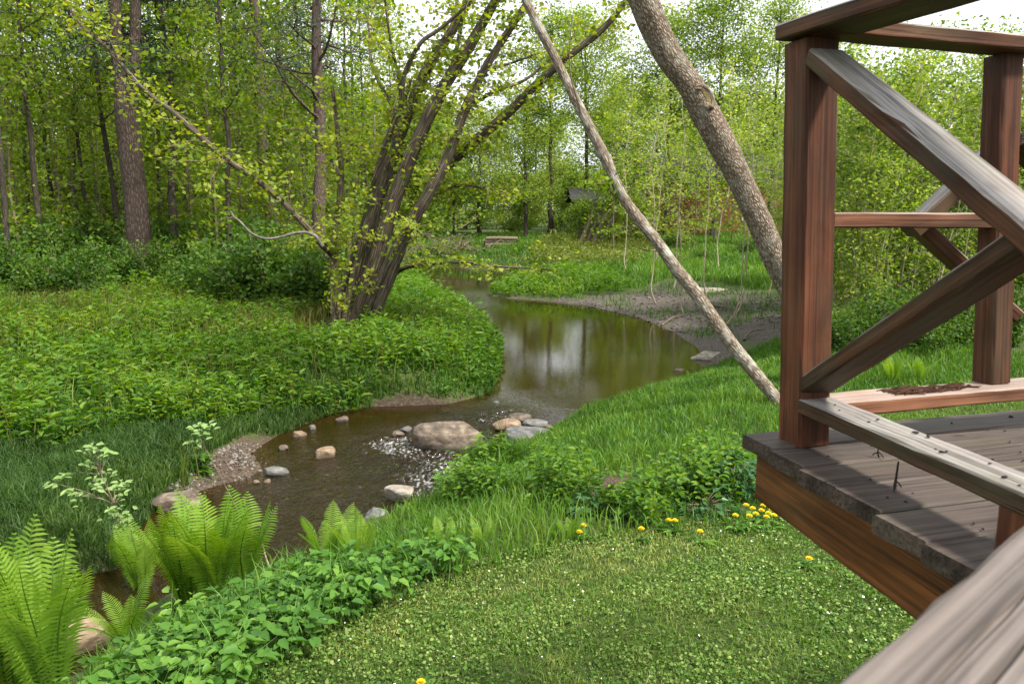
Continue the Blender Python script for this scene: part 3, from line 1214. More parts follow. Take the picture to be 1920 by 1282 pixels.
def rock(px, py, wpx_, hpx, seed, mat, label, name="rock", flat=1.0, depth=.75, rz=0.0, z=None, sink=.25, block=False, group=None):
    """a boulder whose water-line or ground contact is at the given photo pixel"""
    r = np.random.default_rng(seed)
    p = WZ(px, py, WATER) if z is None else (ground_at(px, py) if z == 'g' else WZ(px, py, z))
    D = math.hypot(p[1], CAMZ - p[2])
    w = wpx_ / FPX * D
    hh = hpx / FPX * D
    n, m_ = 40, 26
    th = np.linspace(0, 2 * np.pi, n, endpoint=False)
    ph = np.linspace(-np.pi / 2, np.pi / 2, m_)
    T, Ph = np.meshgrid(th, ph)
    e = .55 if block else .8
    cx, sx_ = np.cos(T), np.sin(T)
    cp, sp = np.cos(Ph), np.sin(Ph)
    f = lambda a, k: np.sign(a) * np.abs(a) ** k
    X = f(cx, e) * f(cp, e)
    Y = f(sx_, e) * f(cp, e)
    Z = f(sp, e * .9)
    dirs = np.stack([X, Y, Z], -1).reshape(-1, 3)
    for k in range(9 if block else 12):            # knock flat facets off
        nrm = norm(r.normal(size=3) * np.array([1, 1, .9]))
        lim = r.uniform(.66, .95)
        dd = dirs @ nrm
        over = np.maximum(dd - lim, 0)
        dirs = dirs - over[:, None] * nrm * .9
    q = dirs * 1.6 + seed
    dsp = (fbm(q[:, 0] * 1.3 + q[:, 2], q[:, 1] * 1.3 - q[:, 2] * .7, seed, 4) - .5)
    dsp2 = fbm(q[:, 0] * 5 + q[:, 2] * 3, q[:, 1] * 5 - q[:, 2] * 2, seed + 3, 3) - .5
    dirs = dirs * (1 + .22 * dsp[:, None] + .07 * dsp2[:, None])
    V = dirs * np.array([w / 2, w / 2 * depth, hh / (1 + 1 - sink) ])
    V[:, 2] *= flat
    c, s = math.cos(rz), math.sin(rz)
    V[:, :2] = V[:, :2] @ np.array([[c, s], [-s, c]])
    zc = p[2] + V[:, 2].max() * (1 - 2 * sink)
    i = np.arange(m_ - 1)[:, None] * n
    j = np.arange(n)[None]
    qd = np.stack([i + j, i + (j + 1) % n, i + n + (j + 1) % n, i + n + j], -1).reshape(-1, 4)
    mb = MB()
    mb.add(V, qd)
    o = mb.build(name, mat)
    o.location = (p[0], p[1] + w * depth * .3, zc)
    return tag(o, label, "rock", group)


rock(838, 838, 132, 54, 3, M['rock_brown'], "big brown rounded boulder lying in the riffle, largest in the stream", "boulder", depth=.62, rz=.08, sink=.3)
rock(605, 858, 40, 20, 4, M['rock_tan'], "small tan stone alone in the brown water near the gravel bank", block=True)
rock(747, 940, 58, 30, 5, M['rock_pale'], "pale blocky stone with a flat top standing in the middle of the water", block=True, depth=.6, rz=-.2)
rock(703, 982, 46, 34, 6, M['rock_grey'], "grey pointed stone at the water edge beside the bright fern")
rock(948, 808, 56, 22, 7, M['rock_tan'], "flat tan stone on the dam of stones beside the boulder", depth=.8)
rock(990, 832, 92, 34, 8, M['rock_grey'], "wide grey slab leaning at the grassy edge past the boulder", depth=.8, rz=.3)
rock(975, 790, 46, 14, 9, M['rock_brown'], "small brown stone upstream of the grey slab", depth=.8)
rock(1005, 800, 50, 12, 14, M['rock_grey'], "low flat grey stone behind the wide grey slab", depth=.8)
rock(915, 884, 70, 16, 10, M['rock_tan'], "low tan stone half under the grass tuft below the boulder", depth=.6)
rock(1330, 678, 68, 24, 11, M['rock_pale'], "long pale flat rock at the edge of the pool by the mud bank", depth=.5, rz=.1)
rock(148, 1222, 90, 60, 12, M['rock_tan'], "tan rock beside the water between the big ferns in the corner", depth=.8, z=WATER)
rock(740, 976, 26, 14, 15, M['rock_grey'], "tiny grey stone right beside the grey pointed stone")
rock(515, 890, 50, 16, 16, M['rock_grey'], "flat grey slab at the toe of the gravel bank")
rock(330, 968, 100, 40, 17, M['rock_brown'], "broad brown bank rock behind the tall ferns", depth=.7, z='g')
rock(1330, 548, 80, 10, 18, M['rock_pale'], "thin pale slab on top of the mud bank behind the slender leaning tree", depth=.4, z='g')
rs = np.random.default_rng(55)
STONES = [(560, 818), (585, 804), (640, 790), (530, 842), (500, 905), (760, 808), (745, 815), (880, 868), (925, 842), (960, 838), (1012, 812), (985, 775), (1030, 806), (930, 760), (905, 748), (770, 965), (480, 905), (460, 880), (830, 772), (1275, 700)]
for k, (x, y) in enumerate(STONES):
    rock(x, y, rs.uniform(14, 30), rs.uniform(6, 13), 300 + k, M[('rock_tan', 'rock_grey', 'rock_brown', 'rock_brown')[k % 4]], "small wet stone at the water line of the stream", "stone", depth=.8, rz=rs.random() * 3, sink=.42, group="small stones along the stream")
# gravel on the inside of the bend: nobody could count it
gv = MB()
GV = [(395, 850), (440, 830), (480, 830), (520, 850), (520, 885), (470, 905), (420, 920), (300, 960), (300, 925)]
P = np.stack([rng.uniform(-4.6, -2.2, 9000), rng.uniform(7, 10.6, 9000)], 1)
P3 = np.column_stack([P, H(P)])
qx, qy = project(P3)
P3 = P3[(inpoly(qx, qy, GV) & (P3[:, 2] > WATER - .06))]
ico = np.array([[1, 0, 0], [-1, 0, 0], [0, 1, 0], [0, -1, 0], [0, 0, .7], [0, 0, -.7]], float)
itr = np.array([[0, 2, 4], [2, 1, 4], [1, 3, 4], [3, 0, 4], [2, 0, 5], [1, 2, 5], [3, 1, 5], [0, 3, 5]])
for p in P3[:1500]:
    R = rng.normal(size=(3, 3)) * .25 + np.eye(3)
    gv.add(p + (ico @ R) * rng.uniform(.008, .03), None, itr, rng.random())
for p in np.array([[rng.uniform(2, 9), rng.uniform(18, 27)] for _ in range(1500)]):
    q3 = np.array([[p[0], p[1], h1(*p)]])
    ax0, ay0 = project(q3)
    if inpoly(ax0, ay0, MUD)[0] and q3[0, 2] > WATER:
        gv.add(q3[0] + (ico @ (rng.normal(size=(3, 3)) * .25 + np.eye(3))) * rng.uniform(.015, .07), None, itr, rng.random() * .7)
gmat = leaf_mat("gravel", (.04, .031, .024), (.10, .082, .066), (.21, .185, .16), 0, .8, .3, 0)
tag(gv.build("gravel", gmat), kind="stuff")

# ------------------------------------------------------------------ grass and low plants (stuff)
LAWN = [(400, 1400), (450, 1290), (540, 1210), (620, 1160), (750, 1115), (860, 1072), (980, 1030), (1100, 1006), (1230, 992), (1330, 978), (1450, 962), (1520, 900), (1560, 790), (1640, 748), (1930, 735), (2300, 730), (3000, 900), (3000, 2600), (300, 2600)]
GOUT = [(-80, 1600), (100, 1420), (215, 1310), (345, 1215), (470, 1135), (560, 1112), (700, 1078), (800, 1058), (880, 1066), (850, 1092), (745, 1135), (630, 1180), (550, 1235), (470, 1310), (420, 1420), (300, 1600)]
FINE = [(-1100, 790), (-300, 800), (0, 835), (120, 845), (250, 800), (420, 795), (520, 775), (640, 765), (600, 790), (500, 830), (420, 840), (380, 880), (300, 920), (285, 985), (230, 1080), (130, 1098), (-300, 1150), (-1100, 1200)]


def scatter(n, x0, x1, y0, y1, far=None):
    P = np.stack([rng.uniform(x0, x1, n), rng.uniform(y0, y1, n)], 1)
    return P


def place(P, dmin=.06):
    z = H(P)
    d = sdist(P)
    P3 = np.column_stack([P, z])
    px, py = project(P3)
    k = (d > dmin) & (px > -800) & (px < 2500) & (py < 1600)
    return P3[k], px[k], py[k], d[k]


n2q = lambda P: fbm(P[:, 0] * 2.3, P[:, 1] * 2.3, 35, 3)
# lawn
lawn = MB()
P3, px, py, d = place(scatter(150000, -2.2, 4.2, 2.4, 6.2))
k = inpoly(px, py, LAWN)
P3 = P3[k]
nz = fbm(P3[:, 0] * 1.3, P3[:, 1] * 1.3, 31, 4)
n2 = fbm(P3[:, 0] * 5 + 9, P3[:, 1] * 5, 33, 3)
ex, ey = project(P3)
edge = inpoly(ex, ey + (n2q(P3) - .5) * 50, [(560, 1220), (640, 1165), (870, 1080), (1100, 1010), (1330, 985), (1340, 1030), (1180, 1075), (1000, 1100), (820, 1150), (660, 1250)])
dry = sstep(.45, .62, nz) * .5 + .65 * edge
tint = np.clip(.12 + .5 * rng.random(len(P3)) ** 1.5 + dry * .9 * rng.random(len(P3)) + (n2 - .5) * .5, 0, 1)
blades(lawn, P3, rng.uniform(.016, .042, len(P3)) * (.6 + .8 * n2), .0045 + .002 * rng.random(len(P3)), tint, .8)
P3, px, py, d = place(scatter(70000, 1.5, 9, 5.5, 11))
P3 = P3[inpoly(px, py, LAWN)]
blades(lawn, P3, rng.uniform(.03, .06, len(P3)), .009, np.clip(.15 + .6 * rng.random(len(P3)) ** 1.3, 0, 1), .7)
tag(lawn.build("lawn_grass", M['grass']), kind="stuff")
clover = MB()
P3, px, py, d = place(scatter(120000, -2.2, 4.2, 2.4, 6.4))
k = inpoly(px, py, LAWN)
P3 = P3[k]
nz = fbm(P3[:, 0] * 2.2 + 3, P3[:, 1] * 2.2, 41, 3)
cp_ = np.clip((nz - .34) * 4, .12, 1)
k = rng.random(len(P3)) < cp_
P3, nz = P3[k], nz[k]
P3[:, 2] += rng.uniform(.008, .040, len(P3))
kites(clover, P3, rng.uniform(.010, .021, len(P3)), np.clip(.05 + .9 * rng.random(len(P3)) ** 1.3, 0, 1), 2.0, .9, .02)
tag(clover.build("clover", M['clover']), kind="stuff")
spk = MB()
P3, px, py, d = place(scatter(260, -1.5, 3.6, 2.6, 5.2))
P3 = P3[inpoly(px, py, LAWN)]
P3[:, 2] += .03
kites(spk, P3, rng.uniform(.005, .013, len(P3)), .5, 3, .9, 0)
tag(spk.build("fallen_petals", M['white']), kind="stuff")

# ground elder along the lawn edge
gw = MB()
P3, px, py, d = place(scatter(9000, -3.4, 1, 2.2, 6.4), .02)
gn = fbm(P3[:, 0] * 2.6, P3[:, 1] * 2.6, 44, 3)
k = inpoly(px + (gn - .5) * 90, py, GOUT) & (rng.random(len(P3)) < .3 + .9 * gn)
gn = gn[k]
P3 = P3[k]
n = len(P3)
hgt = rng.uniform(.06, .22, n) + .16 * np.clip(gn - .35, 0, 1)
gt = np.clip(rng.normal(.5, .2, n) + (gn - .5), 0, 1)
for j in range(7):
    a = rng.random(n) * 6.283
    rr = rng.uniform(.02, .10, n)
    dirv = np.stack([np.cos(a), np.sin(a), rng.uniform(-.25, .35, n)], 1)
    B = P3 + np.stack([np.cos(a) * rr, np.sin(a) * rr, hgt * rng.uniform(.75, 1.05, n)], 1)
    N = norm(np.stack([rng.normal(size=n) * .35, rng.normal(size=n) * .35 - .1, np.ones(n)], 1))
    L = rng.uniform(.03, .078, n)
    leaves6(gw, B, dirv, N, L, L * .6, np.clip(gt + rng.normal(size=n) * .1, 0, 1), .18, .25)
blades(gw, np.repeat(P3, 2, 0)[:3000] + rng.normal(size=(min(3000, 2 * n), 3)) * [.04, .04, 0], rng.uniform(.12, .38, min(3000, 2 * n)), .007, np.clip(rng.normal(.6, .2, min(3000, 2 * n)), 0, 1), .6)
tag(gw.build("ground_elder", M['goutweed']), kind="stuff")

# taller grass of the near bank
tg = MB()
RB = [(560, 1090), (640, 1030), (690, 985), (790, 955), (865, 912), (905, 876), (1020, 820), (1100, 764), (1290, 715), (1340, 690), (1450, 640), (1620, 600), (2200, 560), (2200, 735), (1640, 750), (1560, 795), (1520, 905), (1450, 975), (1330, 992), (1100, 1022), (990, 1052), (880, 1085), (800, 1075), (700, 1085)]
P3, px, py, d = place(scatter(120000, -2.6, 7.5, 4.2, 17), .03)
k = inpoly(px, py, RB) & ~sand_mask(px, py)
k &= rng.random(len(P3)) < np.clip(1.35 - P3[:, 1] * .03, .3, 1)
P3 = P3[k]
n = len(P3)
nz = fbm(P3[:, 0] * 1.1, P3[:, 1] * 1.1, 51, 3)
n2 = fbm(P3[:, 0] * 3.5 + 5, P3[:, 1] * 3.5, 52, 3)
blades(tg, P3, (.05 + .24 * np.clip(nz - .2, 0, 1) * rng.random(n) + .07 * n2) , (.006 + .0009 * P3[:, 1]) * .9, np.clip(.22 + .45 * rng.random(n) + (n2 - .5) * .9 + (nz - .5) * .3, 0, 1), .55)
P3, px, py, d = place(scatter(26000, -3.6, -.3, 2.4, 7), .02)
P3 = P3[inpoly(px, py, [(-100, 1480), (60, 1400), (200, 1250), (330, 1140), (480, 1080), (570, 1060), (640, 1080), (470, 1150), (215, 1330), (120, 1480)])]
n = len(P3)
blades(tg, P3, rng.uniform(.06, .22, n), .008, np.clip(rng.normal(.35, .25, n), 0, 1), .7)
tag(tg.build("bank_grass", M['tallgrass']), kind="stuff")
# leafy weeds through the bank grass
bw = MB()
WEED = [(690, 1010), (790, 965), (900, 905), (1000, 880), (1090, 900), (1130, 960), (1240, 930), (1340, 850), (1445, 860), (1450, 972), (1330, 988), (1230, 1003), (1100, 1018), (960, 1045), (830, 1040)]
P3, px, py, d = place(scatter(7000, -2, 2.6, 4.4, 9), .05)
nzw = fbm(P3[:, 0] * 1.4 + 2, P3[:, 1] * 1.4, 54, 3)
P3 = P3[inpoly(px, py, WEED) & (nzw > .50) & ~inpoly(px, py, [(1360, 945), (1470, 930), (1470, 1010), (1290, 1015), (1230, 1000), (1235, 975)])]
n = len(P3)
hh = rng.uniform(.1, .38, n)
for j in range(9):
    a = rng.random(n) * 6.283
    B = P3 + np.stack([np.cos(a) * .03, np.sin(a) * .03, hh * rng.uniform(.3, 1.05, n)], 1)
    L = rng.uniform(.03, .075, n)
    leaves6(bw, B, np.stack([np.cos(a), np.sin(a), rng.uniform(-.3, .4, n)], 1), norm(np.stack([rng.normal(size=n) * .4, rng.normal(size=n) * .4, np.ones(n)], 1)), L, L * .5, np.clip(rng.normal(.45, .25, n), 0, 1))
tag(bw.build("bank_weeds", M['herb']), kind="stuff")

# leafy herbs over the far side of the stream
hb = MB()


def herb(P3, hmin, hmax, nl, leaf, tintf, wid=.32):
    n = len(P3)
    hh = rng.uniform(hmin, hmax, n) * (.55 + .9 * fbm(P3[:, 0] * .8 + 5, P3[:, 1] * .8, 69, 3))
    tb = tintf
    for j in range(nl):
        a = rng.random(n) * 6.283
        B = P3 + np.stack([np.cos(a) * .015 + rng.normal(size=n) * .02, np.sin(a) * .015 + rng.normal(size=n) * .02, hh * (j + .6 + rng.random(n) * .5) / nl], 1)
        L = leaf * rng.uniform(.7, 1.3, n)
        leaves6(hb, B, np.stack([np.cos(a), np.sin(a), rng.uniform(-.1, .7, n)], 1), norm(np.stack([rng.normal(size=n) * .3, rng.normal(size=n) * .3, np.ones(n)], 1)), L, L * wid, np.clip(tb + rng.normal(size=n) * .14 + .12 * (j / nl), 0, 1))


def leftside(P3, px, py):
    return ((P3[:, 0] < -.05) | (P3[:, 1] > 26)) & (py < 1110) & ~inpoly(px, py, FINE) & ~sand_mask(px, py) & ~mud_mask(px, py, P3[:, 1]) & (P3[:, 1] > 6.5) & ~((px > 240) & (py > 960) & (P3[:, 1] < 8))


P3, px, py, d = place(scatter(21000, -14, 1, 8, 19), .05)
k = leftside(P3, px, py)
P3, d = P3[k], d[k]
nz = fbm(P3[:, 0] * .9 + 11, P3[:, 1] * .9, 61, 3)
nzb = fbm(P3[:, 0] * .35 + 31, P3[:, 1] * .35, 62, 2)
k = rng.random(len(P3)) < np.clip(1.5 - P3[:, 1] * .03, 0, 1) * (.25 + 1.0 * sstep(.36, .55, nz))
P3, nz, nzb = P3[k], nz[k], nzb[k]
herb(P3, .12, .5, 9, .075 * rng.uniform(.6, 2.2, len(P3)), -.04 + .85 * (nz * .5 + nzb * .5) + rng.normal(size=len(P3)) * .22)
P3, px, py, d = place(scatter(11000, -24, 4, 19, 34), .15)
k = leftside(P3, px, py)
P3 = P3[k]
nz = fbm(P3[:, 0] * .7 + 11, P3[:, 1] * .7, 61, 3)
herb(P3, .15, .5, 5, .15, .02 + .75 * nz, .4)
tag(hb.build("streamside_herbs", M['herb']), kind="stuff")
lg = MB()
P3, px, py, d = place(scatter(90000, -14, 1.5, 7, 22), .05)
k = leftside(P3, px, py)
P3 = P3[k]
n = len(P3)
nz = fbm(P3[:, 0] * 1.3 + 21, P3[:, 1] * 1.3, 63, 3)
blades(lg, P3, rng.uniform(.10, .32, n) * (.4 + 1.1 * nz), .007 + .0011 * P3[:, 1], np.clip(.0 + .5 * rng.random(n) + (nz - .5) * .8, 0, 1), .5)
tag(lg.build("meadow_grass", M['tallgrass']), kind="stuff")
fg = MB()
P3, px, py, d = place(scatter(190000, -10, -.8, 5.4, 12.5), .01)
P3 = P3[inpoly(px, py, FINE) & ~sand_mask(px, py)]
n = len(P3)
nz = fbm(P3[:, 0] * 1.5 + 21, P3[:, 1] * 1.5, 65, 3)
blades(fg, P3, rng.uniform(.06, .22, n) * (.5 + nz), .006 + .0005 * P3[:, 1], np.clip(.15 + .5 * rng.random(n) + (nz - .5) * .9, 0, 1), .7)
tag(fg.build("fine_dark_grass", M['finegrass']), kind="stuff")
P3, px, py, d = place(scatter(5000, -13, .5, 8, 20), .1)
P3 = P3[leftside(P3, px, py)]
n = len(P3)
brown_stalks = MB()
blades(brown_stalks, P3, rng.uniform(.3, .75, n), .012, np.clip(rng.normal(.2, .3, n), 0, 1), .35)
tag(brown_stalks.build("dead_stems", M['dry']), kind="stuff")
# reddish dry stalks below the trees
dr = MB()
DRY = [(-700, 600), (-100, 590), (180, 555), (420, 540), (620, 545), (620, 600), (560, 640), (380, 650), (180, 640), (-100, 680), (-700, 690)]
P3, px, py, d = place(scatter(26000, -18, -2.5, 13, 27), .1)
P3 = P3[inpoly(px, py, DRY)]
n = len(P3)
nz = fbm(P3[:, 0] * .8 + 2, P3[:, 1] * .8, 66, 3)
P3 = P3[nz > .38]
n = len(P3)
blades(dr, P3, rng.uniform(.25, .6, n), .026, np.clip(rng.normal(.25, .3, n), 0, 1), .35)
tag(dr.build("dry_stalks", M['dry']), kind="stuff")
# meadow beyond the pool
fm = MB()
P3, px, py, d = place(scatter(90000, -6, 24, 24, 62), .15)
k = (px > 760) & (px < 1960) & ~mud_mask(px, py + 6, P3[:, 1]) & ~((px > 1180) & (py > 545))
k &= rng.random(len(P3)) < np.clip(1.4 - P3[:, 1] * .016, .3, 1)
P3, px, py = P3[k], px[k], py[k]
n = len(P3)
nz = fbm(P3[:, 0] * .5 + 21, P3[:, 1] * .3, 68, 3)
blades(fm, P3, rng.uniform(.2, .55, n) * (.4 + nz), .03 + .0007 * P3[:, 1], np.clip(.25 + .55 * rng.random(n) + (nz - .5) * .8, 0, 1), .5)
tag(fm.build("far_meadow_grass", M['tallgrass']), kind="stuff")
ym = MB()
YEL = [(990, 498), (1010, 455), (1100, 436), (1190, 440), (1230, 470), (1200, 500), (1100, 505)]
P3, px, py, d = place(scatter(16000, -2, 12, 32, 60), .2)
P3 = P3[inpoly(px, py, YEL)][:2600]
n = len(P3)
for j in range(5):
    Q = P3 + np.stack([rng.normal(size=n) * .12, rng.normal(size=n) * .12, rng.uniform(.05, .6, n)], 1)
    kites(ym, Q, .15, np.clip(rng.normal(.55, .25, n), 0, 1), .6, .5)
tag(ym.build("yellow_meadow_plants", M['dry']), kind="stuff")

mt = MB()
P3, px, py, d = place(scatter(11000, 1, 14, 17, 32), .3)
P3 = P3[mud_mask(px, py, P3[:, 1])]
nz = fbm(P3[:, 0] * .9, P3[:, 1] * .9, 72, 3)
P3 = P3[nz > .47]
blades(mt, P3, rng.uniform(.08, .3, len(P3)), .022, rng.random(len(P3)) * .7, .6)
tag(mt.build("mud_bank_grass", M['tallgrass']), kind="stuff")
for k, (x0_, y0_, x1_, y1_) in enumerate([(1240, 612, 1290, 592), (1330, 575, 1400, 590), (1395, 640, 1432, 622)]):
    q0, q1 = ground_at(x0_, y0_), ground_at(x1_, y1_)
    t_ = MB()
    mid_ = (q0 + q1) / 2 + np.array([0, .2, .08])
    tube(t_, crom(np.array([q0 + [0, 0, .03], mid_, q1 + [0, 0, .05]]), 4), np.linspace(.03, .012, 9), 5)
    tag(t_.build("driftwood_stick", M['twig'], None, tuple(q0)), "brown driftwood stick stranded on the mud bank", "stick", "driftwood sticks on the mud bank")

# ------------------------------------------------------------------ ferns


def frond_mesh(seed, arch=.3, curl=.0):
    r = np.random.default_rng(seed)
    mb = MB()
    s = np.linspace(0, 1, 26)
    x = arch * s ** 2.4
    z = s * (1 - .16 * arch * s ** 2)
    pts = np.stack([x, .02 * np.sin(s * 5 + seed), z], 1)
    tube(mb, pts, np.linspace(.008, .0015, 26), 4, tint=.25)
    n = 36
    ss = np.linspace(.07, .995, n)
    prof = np.interp(ss, [0, .12, .35, .6, .78, .9, 1], [.02, .045, .13, .175, .155, .09, .012])
    for side in (1, -1):
        c = np.stack([np.interp(ss, s, pts[:, k]) for k in range(3)], 1)
        tg_ = norm(np.stack([np.interp(ss, s, np.gradient(pts[:, k])) for k in range(3)], 1))
        sd = np.array([[0, side, 0.]])
        nn = np.cross(tg_, sd)
        L = prof * (1 + r.normal(size=n) * .06)
        ax = norm(sd + tg_ * (.32 + .1 * r.random((n, 1))))
        W = .0088 * (.55 + .6 * prof / .175)
        nd_ = norm(np.cross(ax, nn))
        up = nn * (-.0) + nd_ * 0
        k1, k2, k3 = c + ax * L[:, None] * .35, c + ax * L[:, None] * .72 + nn * side * 0, c + ax * L[:, None]
        dr_ = np.array([[.25, 0, -.35]]) * L[:, None]
        k2, k3 = k2 + dr_ * .25, k3 + dr_ * .6
        wv = tg_ * W[:, None]
        V = np.stack([c - wv * .6, c + wv * .6, k1 - wv * .95, k1 + wv * .95, k2 - wv * .75, k2 + wv * .75, k3], 1).reshape(-1, 3)
        i = np.arange(n)[:, None] * 7
        t = np.clip(np.repeat(.45 + .3 * ss + r.normal(size=n) * .08, 7), 0, 1)
        mb.add(V, np.concatenate([i + [[0, 1, 3, 2]], i + [[2, 3, 5, 4]]]), i + [[4, 5, 6]], t)
    return mb


FROND = [frond_mesh(k, a).mesh("frond", M['fern'], smooth=False) for k, a in enumerate((.10, .2, .32, .46, .65))]


def fern(px, py, top, label, nf=9, spread=.5, seed=0, base=None, lean=0.0, yellow=False):
    """shuttlecock fern: base at a photo pixel, frond height from the photo row of its tip"""
    r = np.random.default_rng(seed + 70)
    p = ground_at(px, py) if base is None else np.asarray(base)
    D = p[1]
    hgt = WD(px, top, D)[2] - p[2]
    root = thing("fern", label, "fern", tuple(p - np.array([0, 0, .02])), 0, 1)
    a0 = r.random() * 6.28
    for k in range(nf):
        s = hgt * r.uniform(.72, 1.04) * (1 if k else 1.05)
        o = bpy.data.objects.new("frond", FROND[int(np.clip(r.normal(.6 + spread * 2, 1), 0, 4))])
        COL.objects.link(o)
        o.parent = root
        a = a0 + k * 6.283 / nf + r.normal() * .25
        ti = r.uniform(.02, .10 + .22 * spread)
        o.matrix_local = Matrix.Rotation(a, 4, 'Z') @ Matrix.Translation((.025, 0, 0)) @ Matrix.Rotation(ti + lean, 4, 'Y') @ Matrix.Rotation(r.normal() * .2, 4, 'Z') @ Matrix.Scale(s, 4)
    return root


fern(20, 1330, 985, "tall bright green fern in the very corner below the dark grass bank", 11, .15, 1)
fern(95, 1345, 975, "tall fern with two upright tips beside the tan rock in the corner", 11, .12, 2)
fern(-40, 1300, 1010, "fern cut off by the picture edge beyond the corner ferns", 9, .4, 3)
fern(242, 1225, 1085, "small low fern between the tan rock and the ground elder", 8, .75, 4)
fern(268, 1125, 968, "narrow dark green fern under the pale leaved sapling", 9, .3, 5)
fern(352, 1150, 922, "broad fern standing before the brown bank rock", 12, .22, 6)
fern(405, 1150, 905, "tallest fern of the middle clump at the water edge", 12, .2, 7)
fern(458, 1120, 925, "slim fern with separate pointed tips against the brown water", 8, .3, 8)
fern(615, 1072, 945, "bright fern with pointed tips in front of the grey pointed stone", 9, .35, 9)
fern(674, 1066, 945, "bright fern nearest to the grey pointed stone, second of its pair", 9, .35, 10)
fern(735, 1060, 1000, "short yellow green fern rising from the ground elder near the water", 7, .6, 11)
fern(835, 1045, 962, "small upright fern in the weeds above the worn lawn edge", 7, .5, 12)
fern(905, 1030, 965, "small fern between the weeds and the dark broad leaves", 7, .5, 13)
fern(1070, 1015, 958, "low yellow green fern beside the two dandelions", 7, .6, 14)
fern(1226, 985, 908, "single narrow fern standing upright in the bank grass", 4, .05, 15)
fern(1440, 958, 905, "small fern beside the deck corner above the dandelion cluster", 6, .5, 16)
fern(1672, 722, 660, "bright fern seen behind the deck under the low brace", 9, .6, 17)
fern(1722, 722, 664, "second bright fern behind the deck, close to the far post", 8, .6, 18)

# ------------------------------------------------------------------ dandelions


def dandelion(px, py, label, seed=0, s=1.0, zup=.10, group=None):
    r = np.random.default_rng(seed)
    g0 = ground_at(px, py + 26)
    u = WD(px, py, g0[1])
    hz = max(.03, u[2] - g0[2])
    root = thing("dandelion", label, "dandelion", tuple(g0), r.random() * 6, 1, group)
    st = MB()
    tube(st, crom([(0, 0, 0), (.004, .002, hz * .5), (0, 0, hz)], 3), .0025, 5, tint=.6)
    so = st.build("stem", M['goutweed'], root)
    fl = MB()
    n = 46
    a = np.arange(n) * 2.4
    rr = np.sqrt(np.arange(n) / n)
    B = np.stack([np.cos(a) * .003, np.sin(a) * .003, np.full(n, hz - .004)], 1)
    A = np.stack([np.cos(a) * rr, np.sin(a) * rr, 1.05 - rr * .95], 1)
    L = .021 * s * (.7 + .3 * rr)
    leaves6(fl, B, A, np.stack([-np.cos(a) * .5, -np.sin(a) * .5, np.ones(n)], 1), L, .0075 * s, r.random(n), .05, .05)
    fo = fl.build("flower_head", M['yellow'], root)
    lf = MB()
    n = 7
    a = r.random(n) * 6.28
    leaves6(lf, np.zeros((n, 3)) + [0, 0, .01], np.stack([np.cos(a), np.sin(a), np.full(n, .35)], 1), np.tile([0, 0, 1.], (n, 1)), r.uniform(.07, .14, n), .025, r.random(n), .15, .2)
    lo = lf.build("leaf_rosette", M['goutweed'], root)
    return root


for k, (x, y, lb) in enumerate([(1094, 984, "yellow dandelion above its twin next to the low yellow green fern"), (1086, 996, "yellow dandelion below its twin next to the low yellow green fern"), (1253, 974, "yellow dandelion, nearer the narrow fern of a touching pair"),
                                (1265, 975, "yellow dandelion, farther from the narrow fern in a touching pair"), (1312, 995, "single deep yellow dandelion just below the dark broad leaves"), (1378, 965, "yellow dandelion standing a little off the cluster by the deck"),
                                (1516, 1046, "yellow dandelion alone in the open lawn under the deck edge"), (790, 1277, "yellow dandelion alone in the nearest worn lawn"), (1202, 990, "small pale yellow dandelion in the lawn edge before the narrow fern")]):
    dandelion(x, y, lb, k, 1.0)
for k, (x, y) in enumerate([(1398, 946), (1410, 952), (1416, 962), (1427, 956), (1430, 947), (1440, 961), (1450, 965), (1404, 966), (1436, 968), (1446, 955)]):
    dandelion(x, y, "yellow dandelion in the crowded cluster beside the deck corner", 30 + k, 1.0, group="dandelions clustered by the deck corner")

# ------------------------------------------------------------------ broad leaved clumps, sapling, stalks


def leaf_clump(px, py, wid, hgt, n, leaf, mat, name, label, cat, seed=0):
    r = np.random.default_rng(seed)
    p = ground_at(px, py)
    D = p[1]
    R, Hh = wid / 2 / FPX * D, hgt / FPX * D
    root = thing(name, label, cat, tuple(p))
    mb, st = MB(), MB()
    a = r.random(n) * 6.283
    q = np.sqrt(r.random(n))
    zt = Hh * (1 - .7 * q ** 2) * r.uniform(.35, 1, n)
    B = np.stack([np.cos(a) * q * R, np.sin(a) * q * R, zt], 1)
    L = leaf * r.uniform(.6, 1.2, n)
    leaves6(mb, B, np.stack([np.cos(a), np.sin(a), r.uniform(-.4, .5, n)], 1), norm(np.stack([np.cos(a) * .4 + r.normal(size=n) * .3, np.sin(a) * .4 + r.normal(size=n) * .3, np.ones(n)], 1)), L, L * .6, np.clip(r.normal(.5, .25, n), 0, 1))
    for k in range(min(n, 40)):
        tube(st, crom([(0, 0, -.02), B[k] * [.4, .4, .6], B[k]], 3), .003, 4, tint=.4)
    mb.build("leaves", mat, root)
    st.build("stems", M['twig'], root)
    return root


